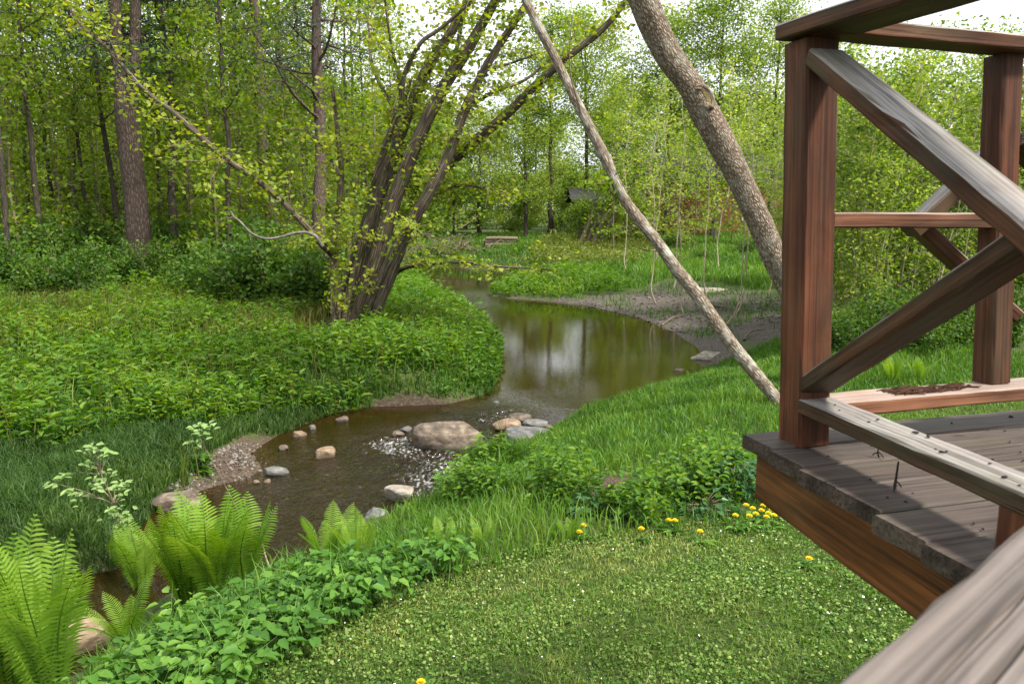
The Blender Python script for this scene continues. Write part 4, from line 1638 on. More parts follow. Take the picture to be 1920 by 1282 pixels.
leaf_clump(1375, 925, 120, 80, 420, .055, M['darkleaf'], "leafy_bush", "blue green leafy bush behind the dandelion cluster", "bush", 1)
leaf_clump(1120, 962, 110, 40, 80, .07, M['darkleaf'], "broad_leaf_plant", "dark broad leaved plant behind the twin dandelions", "plant", 2)
leaf_clump(1320, 958, 110, 36, 60, .075, M['darkleaf'], "broad_leaf_plant", "dark broad leaved plant above the deep yellow dandelion", "plant", 3)
leaf_clump(945, 868, 90, 50, 0 + 60, .05, M['herb'], "grass_tussock", "round grassy tussock beside the boulder at the water edge", "grass tussock", 4)
tt = MB()
p = ground_at(945, 872)
P3 = p + np.stack([rng.normal(size=2600) * .16, rng.normal(size=2600) * .12, np.zeros(2600)], 1)
blades(tt, P3, rng.uniform(.14, .34, 2600), .011, np.clip(rng.normal(.3, .2, 2600), 0, 1), .8)
tus = [o_ for o_ in bpy.data.objects if o_.name == "grass_tussock"][0]
tt.build("grass_blades", M['tallgrass'], tus, tus.location)

sp = thing("pale_sapling", "young sapling with pale grey green leaves over the dark grass bank", "sapling", tuple(ground_at(262, 1090)))
sb, sl = MB(), MB()
bp = np.array(sp.location)
main = [(262, 1090), (240, 1010), (215, 945), (190, 890), (178, 845)]
D0 = bp[1]
pts = np.array([WD(x, y, D0 - .02 * i) for i, (x, y) in enumerate(main)])
tube(sb, crom(pts, 4), np.linspace(.008, .003, 17), 5)
for (x, y) in [(100, 905), (130, 920), (120, 890), (230, 930), (232, 905), (165, 870), (200, 850), (185, 838), (165, 845), (205, 890), (185, 915), (220, 965), (205, 960), (230, 985), (150, 930), (175, 900), (215, 920), (240, 960)]:
    e = WD(x, y, D0 + rng.normal() * .12)
    s = pts[int(np.clip((1040 - y) / 50, 0, 3))]
    tube(sb, crom([s, (s + e) / 2 + [0, 0, .02], e], 3), np.linspace(.004, .002, 7), 4)
    n = 9
    a = rng.random(n) * 6.28
    B = e + rng.normal(size=(n, 3)) * .025
    leaves6(sl, B, np.stack([np.cos(a), np.sin(a) * .7, rng.uniform(-.3, .5, n)], 1), norm(np.stack([rng.normal(size=n) * .4, -.5 + rng.normal(size=n) * .3, np.ones(n)], 1)), rng.uniform(.045, .075, n), .028, np.clip(rng.normal(.5, .2, n), 0, 1))
sb.build("stem", M['twig'], sp, bp)
sl.build("leaves", M['pale'], sp, bp)

sk = thing("young_shoot", "thin leaning shoot with one leaf tuft at its top above the gravel bank", "sapling", tuple(ground_at(470, 1010)))
sb, sl = MB(), MB()
bp = np.array(sk.location)
D0 = bp[1]
pts = np.array([WD(x, y, D0) for x, y in [(470, 1010), (440, 945), (405, 878), (372, 815)]])
tube(sb, crom(pts, 4), np.linspace(.007, .003, 13), 5)
for (x, y) in [(372, 812), (360, 806), (386, 806), (378, 826), (366, 828), (390, 800), (372, 800)]:
    n = 7
    a = rng.random(n) * 6.28
    leaves6(sl, WD(x, y, D0) + rng.normal(size=(n, 3)) * .03, np.stack([np.cos(a), np.sin(a), rng.uniform(-.2, .5, n)], 1), norm(np.stack([rng.normal(size=n) * .4, -.4 + rng.normal(size=n) * .3, np.ones(n)], 1)), rng.uniform(.05, .09, n), .035, np.clip(rng.normal(.6, .2, n), 0, 1))
sb.build("stem", M['twig'], sk, bp)
sl.build("leaves", M['pale'], sk, bp)
dt = MB()
p0 = ground_at(514, 1088)
tube(dt, crom([p0, WD(500, 1050, p0[1]), WD(490, 1010, p0[1]), WD(489, 985, p0[1])], 3), np.linspace(.008, .004, 10), 5)
tag(dt.build("dry_stick", M['twig_pale']), "thin pale dry stick leaning at the end of the ground elder", "stick")

# ------------------------------------------------------------------ trees


def branch_path(p, d, L, r, n=6, up=.15, wob=.18):
    pts = [np.array(p, float)]
    d = norm(np.array(d, float))
    for k in range(n):
        d = norm(d + r.normal(size=3) * wob + np.array([0, 0, up / n * 2]))
        pts.append(pts[-1] + d * L / n)
    return np.array(pts)


def grow(mbw, seed, Hh, r0, start=.25, nb=26, blen=.28, elev=(.2, .9), sub=4, wob=.05, lean=(0, 0), taper=.2, prof=None, sides=7):
    """a trunk with limbs and side twigs; returns the points along which leaves grow"""
    r = np.random.default_rng(seed)
    n = 14
    s = np.linspace(0, 1, n)
    off = np.cumsum(r.normal(size=(n, 2)) * wob * Hh / n, axis=0)
    tr = np.stack([off[:, 0] + lean[0] * s * Hh, off[:, 1] + lean[1] * s * Hh, s * Hh - .15], 1)
    tr[0, :2] = 0
    rad = r0 * (1 - s * (1 - taper)) * (1 + .5 * np.exp(-s * 28))
    tube(mbw, crom(np.column_stack([tr, rad]), 3)[:, :3], crom(np.column_stack([tr, rad]), 3)[:, 3], sides, .12, seed=seed)
    tips = []
    a = r.random() * 6.28
    for k in range(nb):
        t = start + (1 - start) * (k + r.random()) / nb
        p = np.array([np.interp(t, s, tr[:, i]) for i in range(3)])
        a += 2.4 + r.normal() * .5
        u = (t - start) / (1 - start)
        L = blen * Hh * (prof(u) if prof else (1 - .75 * u)) * r.uniform(.6, 1.15)
        e = r.uniform(*elev)
        d = np.array([math.cos(a) * math.cos(e), math.sin(a) * math.cos(e), math.sin(e)])
        bp_ = branch_path(p, d, L, r)
        br = np.interp(t, s, rad) * .35
        tube(mbw, bp_, np.linspace(br, max(.006, br * .2), len(bp_)), 5)
        tips.append(bp_[2:])
        for j in range(sub):
            q = bp_[r.integers(1, len(bp_))]
            d2 = norm(d + r.normal(size=3) * .75)
            sp_ = branch_path(q, d2, L * r.uniform(.25, .55), r, 4)
            tube(mbw, sp_, np.linspace(br * .35, .004, len(sp_)), 4)
            tips.append(sp_[1:])
    return np.concatenate(tips)


def foliage(tips, n, spread, size, seed, zb=1.2, tmid=.45, droop=.25, aspect=.62, clump=.25):
    """leaves scattered in clumps round the twigs, lighter and darker by clump"""
    r = np.random.default_rng(seed + 1000)
    mb = MB()
    i = r.integers(0, len(tips), n)
    ct = np.clip(r.normal(tmid, clump, len(tips)), 0, 1)
    P = tips[i] + r.normal(size=(n, 3)) * np.array(spread)
    t = np.clip(ct[i] + r.normal(size=n) * .13, 0, 1)
    kites(mb, P, size, t, zb, aspect, droop, r)
    return mb


TREES = {}


def kind(name, bark, leaf, seed, n, spread, size, leafargs=None, objname="forest_tree", **kw):
    mbw = MB()
    tips = grow(mbw, seed, **kw)
    fo = foliage(tips, n, spread, size, seed, **(leafargs or {}))
    TREES[name] = (mbw.mesh("trunk", M[bark]), fo.mesh("crown", M[leaf], smooth=False), objname)


def plant(kindname, x, y, rz, sc, label, group=None, cat="tree", dz=0.0, name=None):
    tm, cm_, on = TREES[kindname]
    root = thing(name or on, label, cat, (x, y, h1(x, y) + dz), rz, 1, group)
    root.scale = (sc, sc, sc) if np.ndim(sc) == 0 else sc
    for nm, me in (("trunk", tm), ("crown", cm_)):
        o = bpy.data.objects.new(nm, me)
        COL.objects.link(o)
        o.parent = root
    return root


lay = lambda u: .35 + .8 * math.sin(math.pi * min(1, u * .9 + .1))
for k in range(4):
    kind("slim%d" % k, 'bark_dark', 'forest', 100 + k, 2700, (.42, .42, .16), .17, Hh=15, r0=.13, start=.34, nb=26, blen=.2, elev=(.0, .6), sub=4, prof=lay)
for k in range(3):
    kind("young%d" % k, 'twig', 'forest', 120 + k, 1500, (.26, .26, .07), .13, Hh=5.5, r0=.035, start=.12, nb=20, blen=.3, elev=(-.05, .5), sub=3, prof=lay, objname="forest_sapling")
for k in range(3):
    kind("broad%d" % k, 'bark_dark', 'willow', 140 + k, 11000, (.5, .5, .32), .2, Hh=12, r0=.2, start=.2, nb=36, blen=.36, elev=(.05, .9), sub=5, prof=lay, objname="broadleaf_tree")
for k in range(2):
    kind("high%d" % k, 'bark_dark', 'willow', 150 + k, 12000, (.55, .55, .32), .2, Hh=17, r0=.22, start=.5, nb=34, blen=.26, elev=(.0, .8), sub=5, prof=lay, objname="tall_broadleaf_tree")
for k in range(3):
    kind("far%d" % k, 'bark_dark', 'forest', 160 + k, 9000, (.8, .8, .5), .36, Hh=16, r0=.22, start=.06, nb=34, blen=.3, elev=(.0, .8), sub=4, prof=lay, objname="distant_tree")
for k in range(3):
    kind("bush%d" % k, 'twig', 'willow', 170 + k, 5200, (.3, .3, .22), .2, Hh=4.6, r0=.06, start=.02, nb=30, blen=.5, elev=(.1, 1.1), sub=4, prof=lay, objname="round_bush")
for k in range(3):
    mbw = MB()
    tl = []
    r = np.random.default_rng(180 + k)
    for j in range(9):
        a = r.random() * 6.28
        m2 = MB()
        t = grow(m2, 200 + k * 10 + j, Hh=r.uniform(3.2, 5.6), r0=.022, start=.15, nb=13, blen=.2, elev=(.3, 1.1), sub=2, lean=(math.cos(a) * .16, math.sin(a) * .16), sides=5, prof=lay)
        off = np.array([math.cos(a), math.sin(a), 0]) * r.uniform(.05, .5)
        for V, q, tr_, bk, tt_ in zip(m2.v, m2.q, m2.tr, m2.bk, m2.t):
            pass
        mbw.add(np.concatenate(m2.v) + off, np.concatenate(m2.q), np.concatenate(m2.tr), .5, np.concatenate(m2.bk))
        tl.append(t + off)
    fo = foliage(np.concatenate(tl), 11000, (.13, .13, .13), .085, 180 + k, zb=.7, aspect=.5)
    TREES["thicket%d" % k] = (mbw.mesh("trunk", M['twig_pale']), fo.mesh("crown", M['willow'], smooth=False), "willow_bush")
for k in range(4):
    r = np.random.default_rng(230 + k)
    mbw = MB()
    tl = []
    for j in range(26):
        a, e = r.random() * 6.28, r.uniform(.25, 1.4)
        b = branch_path((0, 0, -.05), (math.cos(a) * math.cos(e), math.sin(a) * math.cos(e), math.sin(e)), r.uniform(.7, 1.5), r, 5, .3, .2)
        tube(mbw, b, np.linspace(.012, .004, len(b)), 4)
        tl.append(b[1:])
    fo = foliage(np.concatenate(tl), 3600, (.14, .14, .09), .095, 230 + k, zb=1.2, aspect=.6)
    TREES["shrub%d" % k] = (mbw.mesh("stems", M['twig']), fo.mesh("leaves", M['bushleaf'], smooth=False), "woodland_shrub")
for k in range(2):
    mbw = MB()
    tips = grow(mbw, 250 + k, Hh=9, r0=.03, start=.3, nb=16, blen=.16, elev=(.5, 1.2), sub=2, wob=.12, sides=6, prof=lay)
    fo = foliage(tips, 700, (.16, .16, .13), .12, 250 + k, zb=.9, tmid=.6)
    TREES["pole%d" % k] = (mbw.mesh("trunk", M['twig_pale']), fo.mesh("crown", M['willow'], smooth=False), "slender_tree")
for k in range(2):
    mbw = MB()
    r = np.random.default_rng(270 + k)
    tips = grow(mbw, 270 + k, Hh=22, r0=.3, start=.3, nb=40, blen=.2, elev=(-.15, .35), sub=4, prof=lambda u: 1.1 - .9 * u, sides=9, taper=.15)
    fo = foliage(tips, 9000, (.35, .35, .12), .2, 270 + k, zb=.6, aspect=.18, droop=0)
    TREES["pine%d" % k] = (mbw.mesh("trunk", M['bark_pine']), fo.mesh("crown", M['needle'], smooth=False), "pine_tree")


def at(px, D):
    """x position of a photo column at forward distance D, near the ground"""
    u, f, w_ = ray(px, 440)
    return u * D / f


rr = np.random.default_rng(5)
# --- the woodland left of the stream
FOREST = [(8, 24, .09), (60, 31, .08), (80, 26, .10), (92, 30, .08), (150, 34, .09), (165, 33, .10), (192, 38, .09), (215, 30, .12), (305, 32, .09), (330, 29, .19), (430, 25, .07), (455, 37, .13),
          (470, 36, .14), (-60, 28, .12), (-25, 33, .1), (35, 40, .11), (120, 42, .12), (275, 41, .12), (355, 44, .12), (400, 39, .1), (540, 38, .12), (575, 43, .13), (650, 40, .12), (690, 46, .12)]
special = {0: "thin dark tree trunk standing right at the woodland's open corner", 9: "dark trunk just beyond the big forked pine on its stream side", 2: "thin trunk, nearer of two standing close together at the woodland corner",
           7: "slim dark trunk just short of the big forked pine", 10: "thin short trunk in the shrubs near the dead pale branch", 12: "pair-like grey trunk behind the dead pale branch"}
for k, (px, D, rad) in enumerate(FOREST):
    sc = float(np.clip(rad / .13, .72, 1.3))
    plant("slim%d" % (k % 4), at(px, D), D, rr.random() * 6.28, (sc, sc, max(sc, 1.0)), special.get(k, "slim dark trunked woodland tree with light green leaves left of the stream"), "slim trees of the woodland")
for k, (px, D, s, lb) in enumerate([(503, 34, 1.0, "tall straight dark trunk rising behind the dead pale branch"), (372, 36, .85, "greyish pine trunk half hidden by leaves beyond the big forked pine"), (606, 25.5, .8, "tall dark straight trunk just behind the many stemmed maple")]):
    plant("pine%d" % (k % 2), at(px, D), D, rr.random() * 6.28, s, lb)
# the big forked pine
bx, by = at(264, 27), 27.0
bz = h1(bx, by)
pine = thing("forked_pine", "biggest woodland trunk, reddish grey and forked above head height", "tree", (bx, by, bz))
pm, pl = MB(), MB()
T0 = np.array([[bx, by, bz - .2], WD(262, 470, by), WD(255, 380, by), WD(246, 300, by), WD(240, 240, by), WD(236, 190, by)])
tube(pm, crom(T0, 4), crom(np.array([.46, .40, .37, .36, .37, .36])[:, None], 4).ravel(), 14, .12, seed=3)
tp = []
for pts, r0 in (([WD(238, 215, by), WD(226, 150, by), WD(218, 60, by), WD(214, -120, by - .3), WD(208, -420, by - .5)], .24), ([WD(240, 215, by), WD(250, 150, by), WD(254, 60, by + .2), WD(256, -120, by + .4), WD(262, -420, by + .5)], .22)):
    c = crom(np.array(pts), 5)
    tube(pm, c, np.linspace(r0, r0 * .6, len(c)), 10, .12, seed=5)
    for k in range(10):
        q = c[rr.integers(6, len(c))]
        a = rr.random() * 6.28
        b = branch_path(q, (math.cos(a), math.sin(a), .1), rr.uniform(1.5, 3), rr, 5, -.1)
        tube(pm, b, np.linspace(.05, .01, len(b)), 5)
        tp.append(b[2:])
fo = foliage(np.concatenate(tp), 4000, (.4, .4, .12), .22, 77, zb=.6, aspect=.2)
pm.build("trunk", M['bark_pine'], pine, pine.location)
fo.build("crown", M['needle'], pine, pine.location)
# saplings filling the understorey
for k in range(24):
    D = rr.uniform(27, 44)
    px = rr.uniform(-120, 610)
    if 215 < px < 315:
        px += 110
    plant("young%d" % (k % 3), at(px, D), D, rr.random() * 6.28, rr.uniform(.75, 1.5), "light green layered sapling under the slim woodland trees", "saplings of the woodland floor", "sapling")
for k, (px, D, s) in enumerate([(-70, 24, 1.3), (35, 26, 1.4), (115, 29, 1.4), (310, 31, 1.4), (365, 30, 1.5), (408, 25, 1.3), (455, 29, 1.4), (548, 27, 1.4), (700, 30, 1.6)]):
    plant("young%d" % (k % 3), at(px, D), D, rr.random() * 6.28, (s, s, s * 1.15), "tall light green sapling reaching into the open at the woodland front", "tall saplings along the woodland front", "sapling")
for k, (px, D, s) in enumerate([(-80, 21, 1.2), (0, 22, 1.1), (60, 20.5, .9), (130, 21, 1.2), (190, 24, 1.1), (240, 24, .8), (300, 24, 1.0), (345, 22, 1.0), (400, 22, 1.2), (440, 20.5, 1.1), (485, 20, 1.5), (515, 20, 1.6), (560, 21, 1.4), (590, 19.5, 1.2), (100, 26, 1.4), (250, 28, 1.4), (380, 27, 1.5), (20, 27, 1.5), (470, 26, 1.5), (545, 26, 1.6), (180, 29, 1.6), (320, 30, 1.6)]):
    lb = {10: "darkest dense shrub close beside the many stemmed maple", 11: "dark dense shrub joining the darkest one near the maple"}.get(k, "dark green shrub along the front of the woodland")
    plant("shrub%d" % (k % 4), at(px, D), D, rr.random() * 6.28, s, lb, None if k in (10, 11) else "shrubs along the woodland edge", "shrub")
# second and third rows of the wood
for k in range(24):
    D = rr.uniform(44, 75)
    px = rr.uniform(-150, 740)
    plant("slim%d" % (k % 4), at(px, D), D, rr.random() * 6.28, rr.uniform(1.0, 1.4), "thin tree deep inside the woodland left of the stream", "trees deep in the woodland")
for k in range(16):
    D = rr.uniform(70, 110)
    px = -200 + 66 * k + rr.normal() * 15
    plant("far%d" % (k % 3), at(px, D), D, rr.random() * 6.28, rr.uniform(.75, 1.1), "far light green tree closing the view behind the woodland", "far trees behind the woodland")

for k in range(34):
    D = rr.uniform(50, 82)
    px = -170 + 28 * k + rr.normal() * 12
    plant("bush%d" % (k % 3), at(px, D), D, rr.random() * 6.28, rr.uniform(1.0, 1.75), "sunny light green bush far behind the woodland trunks", "bushes behind the woodland", "bush")
for k in range(26):
    D = rr.uniform(66, 88)
    px = 760 + 34 * k + rr.normal() * 12
    plant("bush%d" % (k % 3), at(px, D), D, rr.random() * 6.28, rr.uniform(.8, 1.25), "far round bush at the end of the meadow", "bushes at the end of the meadow", "bush")
# --- trees and bushes beyond the meadow
MID = [(700, 52, .75), (770, 66, .8), (850, 60, .62), (900, 68, .8), (985, 57, .8), (1165, 72, 1.1), (1225, 68.5, .95), (1300, 73, 1.0), (1350, 70, .9), (1400, 75, .95), (1450, 72, .9), (1520, 72, .95), (1600, 70, 1.0)]
for k, (px, D, s) in enumerate(MID):
    lb = {4: "dark trunked tree at the meadow end before the far shed", 0: "broad light green tree close behind the many stemmed maple", 12: "broad tree beyond the brick house"}.get(k, "broad light green tree beyond the meadow near the far house")
    plant("broad%d" % (k % 3), at(px, D), D, rr.random() * 6.28, s, lb, None if k in (4, 0, 12) else "broad trees beyond the meadow")
for k, (px, D) in enumerate([(1030, 58), (1095, 62), (1250, 57), (1335, 55), (1440, 56)]):
    plant("high%d" % (k % 2), at(px, D), D, rr.random() * 6.28, rr.uniform(.8, .95), "tall light green tree with a high crown between the meadow and the house", "tall trees before the house")
for k in range(22):
    D = rr.uniform(82, 125)
    px = 760 + 62 * k + rr.normal() * 20
    if 1040 < px < 1125:
        continue
    plant("far%d" % (k % 3), at(px, D), D, rr.random() * 6.28, rr.uniform(.65, .85), "distant pale green tree in the row behind the house", "distant trees behind the house")
for k, (px, D, s) in enumerate([(1235, 24, .9), (1265, 27, 1.0), (1290, 22, .6), (1330, 25, .9), (1385, 21, .8), (1410, 28, 1.0), (1180, 33, 1.0), (1445, 24, .8), (1222, 36, 1.1), (1350, 33, 1.1)]):
    plant("pole%d" % (k % 2), at(px, D), D, rr.random() * 6.28, (s, s, s * .85), "pale thin stemmed young tree with few leaves near the mud bank", "pale young trees by the mud bank")
for k, px in enumerate([1150, 1185, 1215, 1262, 1300, 1338, 1372, 1440]):
    D = rr.uniform(42, 51)
    plant("young%d" % (k % 3), at(px, D), D, rr.random() * 6.28, rr.uniform(1.0, 1.6), "light green sapling screening the dark shed and brick house", "saplings before the far buildings", "sapling")
for k, (px, s_) in enumerate([(1085, .55), (1118, .5), (1150, .6), (1195, .6)]):
    plant("bush%d" % (k % 3), at(px, 49 + k), 49 + k, rr.random() * 6.28, s_, "low round bush growing close in front of the dark shed", "bushes before the shed", "bush")
# --- willow thicket seen through the deck rails
for k, (px, D, s) in enumerate([(1590, 13.5, .85), (1640, 15, 1.0), (1690, 14, .95), (1750, 16, 1.05), (1800, 14.5, .85), (1850, 17, 1.0), (1900, 15, .9), (1960, 16, 1.0), (2040, 15, 1.0), (1560, 18, 1.0), (1620, 20, 1.15), (1710, 20, 1.1), (1780, 22, 1.15), (1870, 22, 1.05), (1500, 21, .75), (1950, 23, 1.1), (1530, 26, 1.1)]):
    plant("thicket%d" % (k % 3), at(px, D), D, rr.random() * 6.28, s, "light green many stemmed willow bush behind the timber deck", "willow bushes behind the deck", "bush")
for k, (px, D, s) in enumerate([(1560, 12.5, .6), (1620, 12, .55), (1660, 12.5, .7), (1760, 12, .6), (1800, 12.5, .55), (1910, 12.5, .7), (1260, 45, .7), (1400, 42, .8), (1320, 38, .6), (1460, 36, .9)]):
    plant("shrub%d" % (k % 4), at(px, D), D, rr.random() * 6.28, s, "low green shrub at the foot of the willow thicket" if k < 6 else "low green shrub along the foot of the brick house", "shrubs below the willows" if k < 6 else "shrubs by the house", "shrub")

# ------------------------------------------------------------------ many stemmed maple by the stream
mx_ = WD(655, 612, 16.8)
mx_[2] = h1(mx_[0], mx_[1])
mp_ = thing("multi_stem_maple", "large many stemmed leaning maple with dark fanned trunks on the stream bank", "tree", tuple(mx_))
ml = MB()
STEMS = [  # (pixel path, start width, end width, depth drift)
    ([(650, 640), (661, 560), (682, 475), (704, 392), (730, 310), (764, 215), (806, 120), (840, 70), (872, 15), (900, -60), (930, -160)], 34, 12, .6),
    ([(662, 640), (681, 560), (708, 480), (738, 380), (782, 265), (830, 168), (872, 100), (912, 32), (945, -30), (985, -120)], 34, 13, -.4),
    ([(676, 635), (696, 570), (721, 515), (755, 448), (793, 381), (828, 319), (850, 268), (872, 206), (907, 134), (948, 67), (985, 10), (1030, -70)], 28, 9, -.9),
    ([(632, 635), (629, 560), (627, 470), (634, 402), (640, 330), (632, 240), (622, 150)], 22, 6, .3),
    ([(642, 640), (646, 560), (662, 480), (684, 420), (698, 360), (722, 290), (748, 220), (770, 150)], 24, 7, 1.2),
    ([(688, 632), (706, 585), (733, 520), (752, 470), (770, 420)], 22, 13, -1.2),
    ([(668, 636), (678, 570), (700, 500), (722, 430), (746, 350), (783, 262), (822, 190), (850, 120), (866, 40)], 24, 8, 1.6),
]
SUBS = [
    ([(829, 318), (881, 272), (943, 221), (1000, 165), (1060, 110), (1130, 55), (1175, 0), (1215, -60)], 20, 7, -1.3),
    ([(770, 420), (790, 385), (818, 335)], 14, 12, -1.0),
    ([(704, 332), (728, 258), (752, 190), (757, 144), (788, 82), (830, 51), (886, 0), (920, -40)], 12, 4, -.8),
    ([(752, 185), (743, 125), (732, 77), (722, 0), (716, -60)], 6, 3, -.9),
    ([(625, 480), (605, 460), (570, 420), (500, 352), (420, 295), (330, 215), (270, 168), (200, 90), (150, 45), (110, -20)], 13, 4, -1.8),
    ([(735, 517), (760, 502), (800, 496), (860, 491), (920, 498), (980, 502), (1040, 505)], 9, 3, -1.0),
    ([(871, 206), (930, 170), (985, 150), (1050, 95)], 8, 4, .5),
    ([(907, 134), (960, 118), (1010, 100)], 6, 3, .2),
    ([(793, 381), (850, 350), (905, 352), (945, 360)], 6, 2.5, -.8),
    ([(806, 120), (850, 40), (860, -40)], 9, 5, .8),
    ([(640, 330), (600, 270), (570, 240)], 6, 3, .3),
    ([(748, 220), (700, 130), (690, 40)], 8, 4, 1.0),
]
mtips, msp = [], []
twm = MB()


def stemset(paths, mbx, leafy, keepfrom):
    for path, w0, w1, dr in paths:
        m = len(path)
        pts = np.array([WD(x, y, mx_[1] + dr * min(1, i / 4.0)) for i, (x, y) in enumerate(path)])
        W = np.linspace(w0, w1, m) / 2 / FPX * mx_[1]
        c = crom(np.column_stack([pts, W]), 5)
        tube(mbx, c[:, :3], c[:, 3], 10, .16, seed=m)
        msp.append(c[int(len(c) * keepfrom):, :3])


stems_obj = []
for k, s in enumerate(STEMS):
    t_ = MB()
    stemset([s], t_, True, .45)
    t_.build("trunk", M['bark_maple'], mp_, mp_.location)
for s in SUBS:
    t_ = MB()
    stemset([s], t_, True, .12)
    t_.build("branch", M['bark_maple'], mp_, mp_.location)
t_ = MB()
dpts = np.array([WD(x, y, mx_[1] - 1.6) for x, y in [(606, 462), (588, 440), (560, 436), (520, 446), (495, 447), (470, 436), (450, 415), (438, 408), (428, 410)]])
tube(t_, crom(dpts, 4), np.linspace(.034, .016, 33), 7, .1)
tube(t_, np.array([WD(440, 409, mx_[1] - 1.6), WD(432, 396, mx_[1] - 1.6)]), [.03, .012], 6)
t_.build("dead_branch", M['dead'], mp_, mp_.location)
# fine leafy shoots on all of those
sw = MB()
r = np.random.default_rng(99)
allp = np.concatenate(msp)
for k in range(420):
    q = allp[r.integers(0, len(allp))]
    a = r.random() * 6.28
    b = branch_path(q, (math.cos(a), math.sin(a), r.uniform(-.35, .6)), r.uniform(.35, 1.25), r, 5, -.12, .25)
    tube(sw, b, np.linspace(.010, .003, len(b)), 4)
    mtips.append(b[1:])
for k in range(20):     # shoots straight from the base
    q = WD(r.uniform(605, 700), r.uniform(370, 580), mx_[1] - r.uniform(.2, .6))
    b = branch_path(q, (r.normal() * .4, -1, r.uniform(0, .8)), r.uniform(.15, .4), r, 4, 0, .3)
    tube(sw, b, np.linspace(.006, .003, len(b)), 4)
    mtips.append(b[1:])
    if k % 2:
        mtips.append(b[1:])
tag(sw.build("twigs", M['twig'], mp_, mp_.location), kind="stuff")
tips = np.concatenate(mtips)
fo = foliage(tips, 12500, (.15, .15, .08), .098, 300, zb=1.3, tmid=.6, droop=.35, aspect=.8)
fo.build("crown", M['maple'], mp_, mp_.location)

# ------------------------------------------------------------------ the two leaning trees by the deck
lp = WD(1548, 705, 10.0)
lp[2] = h1(lp[0], lp[1])
lt = thing("leaning_tree", "thick leaning tree with furrowed grey brown bark passing behind the corner post", "tree", tuple(lp))
LP = [(1556, 735, 66, 10.0), (1512, 620, 60, 9.95), (1482, 545, 56, 9.9), (1449, 475, 54, 9.85), (1418, 402, 55, 9.8), (1381, 325, 57, 9.75), (1332, 232, 61, 9.7), (1296, 165, 60, 9.65), (1250, 98, 59, 9.6), (1210, 10, 62, 9.55), (1178, -70, 60, 9.5), (1130, -190, 56, 9.4), (1060, -380, 50, 9.2), (980, -600, 42, 9.0)]
pts = np.array([[*WD(x, y, D), w_ / 2 / FPX * D * .80 * (1 + .05 * math.sin(y * .031))] for x, y, w_, D in LP])
c = crom(pts, 8)
t_ = MB()
tube(t_, c[:, :3], c[:, 3], 22, .16, seed=8)
t_.build("trunk", M['bark_lean'], lt, lt.location)
# the old branch scar: a rolled ring of bark round a tan hollow
kn = MB()
kc = WD(1322, 182, 9.7)
view = norm(kc - np.array([0, 0, CAMZ]))
ax_ = norm(WD(1381, 325, 9.7) - WD(1296, 165, 9.7))
side_ = norm(np.cross(view, ax_))
fr_ = norm(-view - ax_ * (-view @ ax_))
kc = kc + fr_ * .205
th = np.linspace(0, 2 * np.pi, 29)[:-1]
ring = np.array([kc + ax_ * math.cos(a) * .14 + side_ * math.sin(a) * .072 - fr_ * (.006 + .034 * abs(math.sin(a))) for a in th])
tube(kn, np.vstack([ring, ring[:1]]), .03 + .006 * np.sin(np.linspace(0, 20, 29)), 8, .2)
kob = kn.build("branch_scar", M['bark_pale'], lt, lt.location)
kd = MB()
disc = np.array([kc + ax_ * math.cos(a) * .118 + side_ * math.sin(a) * .054 - fr_ * .012 for a in th])
V = np.vstack([disc, [kc - fr_ * .03]])
kd.add(V, None, np.stack([np.arange(28), (np.arange(28) + 1) % 28, np.full(28, 28)], 1), .5, V - kc)
ko = kd.build("scar_wood", bark_mat("scar_wood", (.30, .19, .08), (.50, .34, .16), (.62, .46, .26), 30, 1, .4), None, (0, 0, 0))
ko.parent = kob
ko.location = -Vector(lt.location)
st_ = MB()
b = branch_path(kc + ax_ * -.1, side_ * .3 - ax_ * .4 + fr_ * .4, .1, r, 3, 0, .1)
tube(st_, b, [.02, .017, .014, .01], 6)
st_.build("branch_stub", M['bark_lean'], lt, lt.location)
# its crown is above the picture
cw_, tl = MB(), []
for k in range(26):
    q = c[r.integers(int(len(c) * .88), len(c)), :3]
    a = r.random() * 6.28
    b = branch_path(q, (math.cos(a), math.sin(a), r.uniform(.3, 1)), r.uniform(1.2, 3.2), r, 6, .2)
    tube(cw_, b, np.linspace(.05, .01, len(b)), 5)
    tl.append(b[2:])
cw_.build("limbs", M['bark_lean'], lt, lt.location)
foliage(np.concatenate(tl), 1500, (.3, .3, .2), .1, 310).build("crown", M['maple'], lt, lt.location)

sp0 = WD(1466, 772, 8.6)
sp0[2] = h1(sp0[0], sp0[1])
st2 = thing("slender_leaning_tree", "slender pale barked leaning tree crossing in front of the mud bank", "tree", tuple(sp0))
SPX = [(1470, 778, 31, 8.55), (1450, 742, 30, 8.6), (1380, 655, 29, 8.7), (1304, 550, 28, 8.85), (1272, 510, 28, 8.9), (1234, 456, 27, 8.95), (1203, 418, 26, 9.0), (1165, 364, 25, 9.05), (1131, 289, 23, 9.1), (1086, 201, 22, 9.15), (1040, 108, 20, 9.2), (1012, 55, 19, 9.22), (988, 5, 18, 9.25), (960, -60, 17, 9.3), (900, -210, 14, 9.4), (840, -380, 9, 9.5)]
pts = np.array([[*WD(x, y, D), w_ / 2 / FPX * D * .80 * (1 + .09 * math.sin(y * .05) + .06 * math.sin(y * .13))] for x, y, w_, D in SPX])
c = crom(pts, 6)
t_ = MB()
tube(t_, c[:, :3], c[:, 3], 14, .14, seed=12)
t_.build("trunk", M['bark_pale'], st2, st2.location)
tl = []
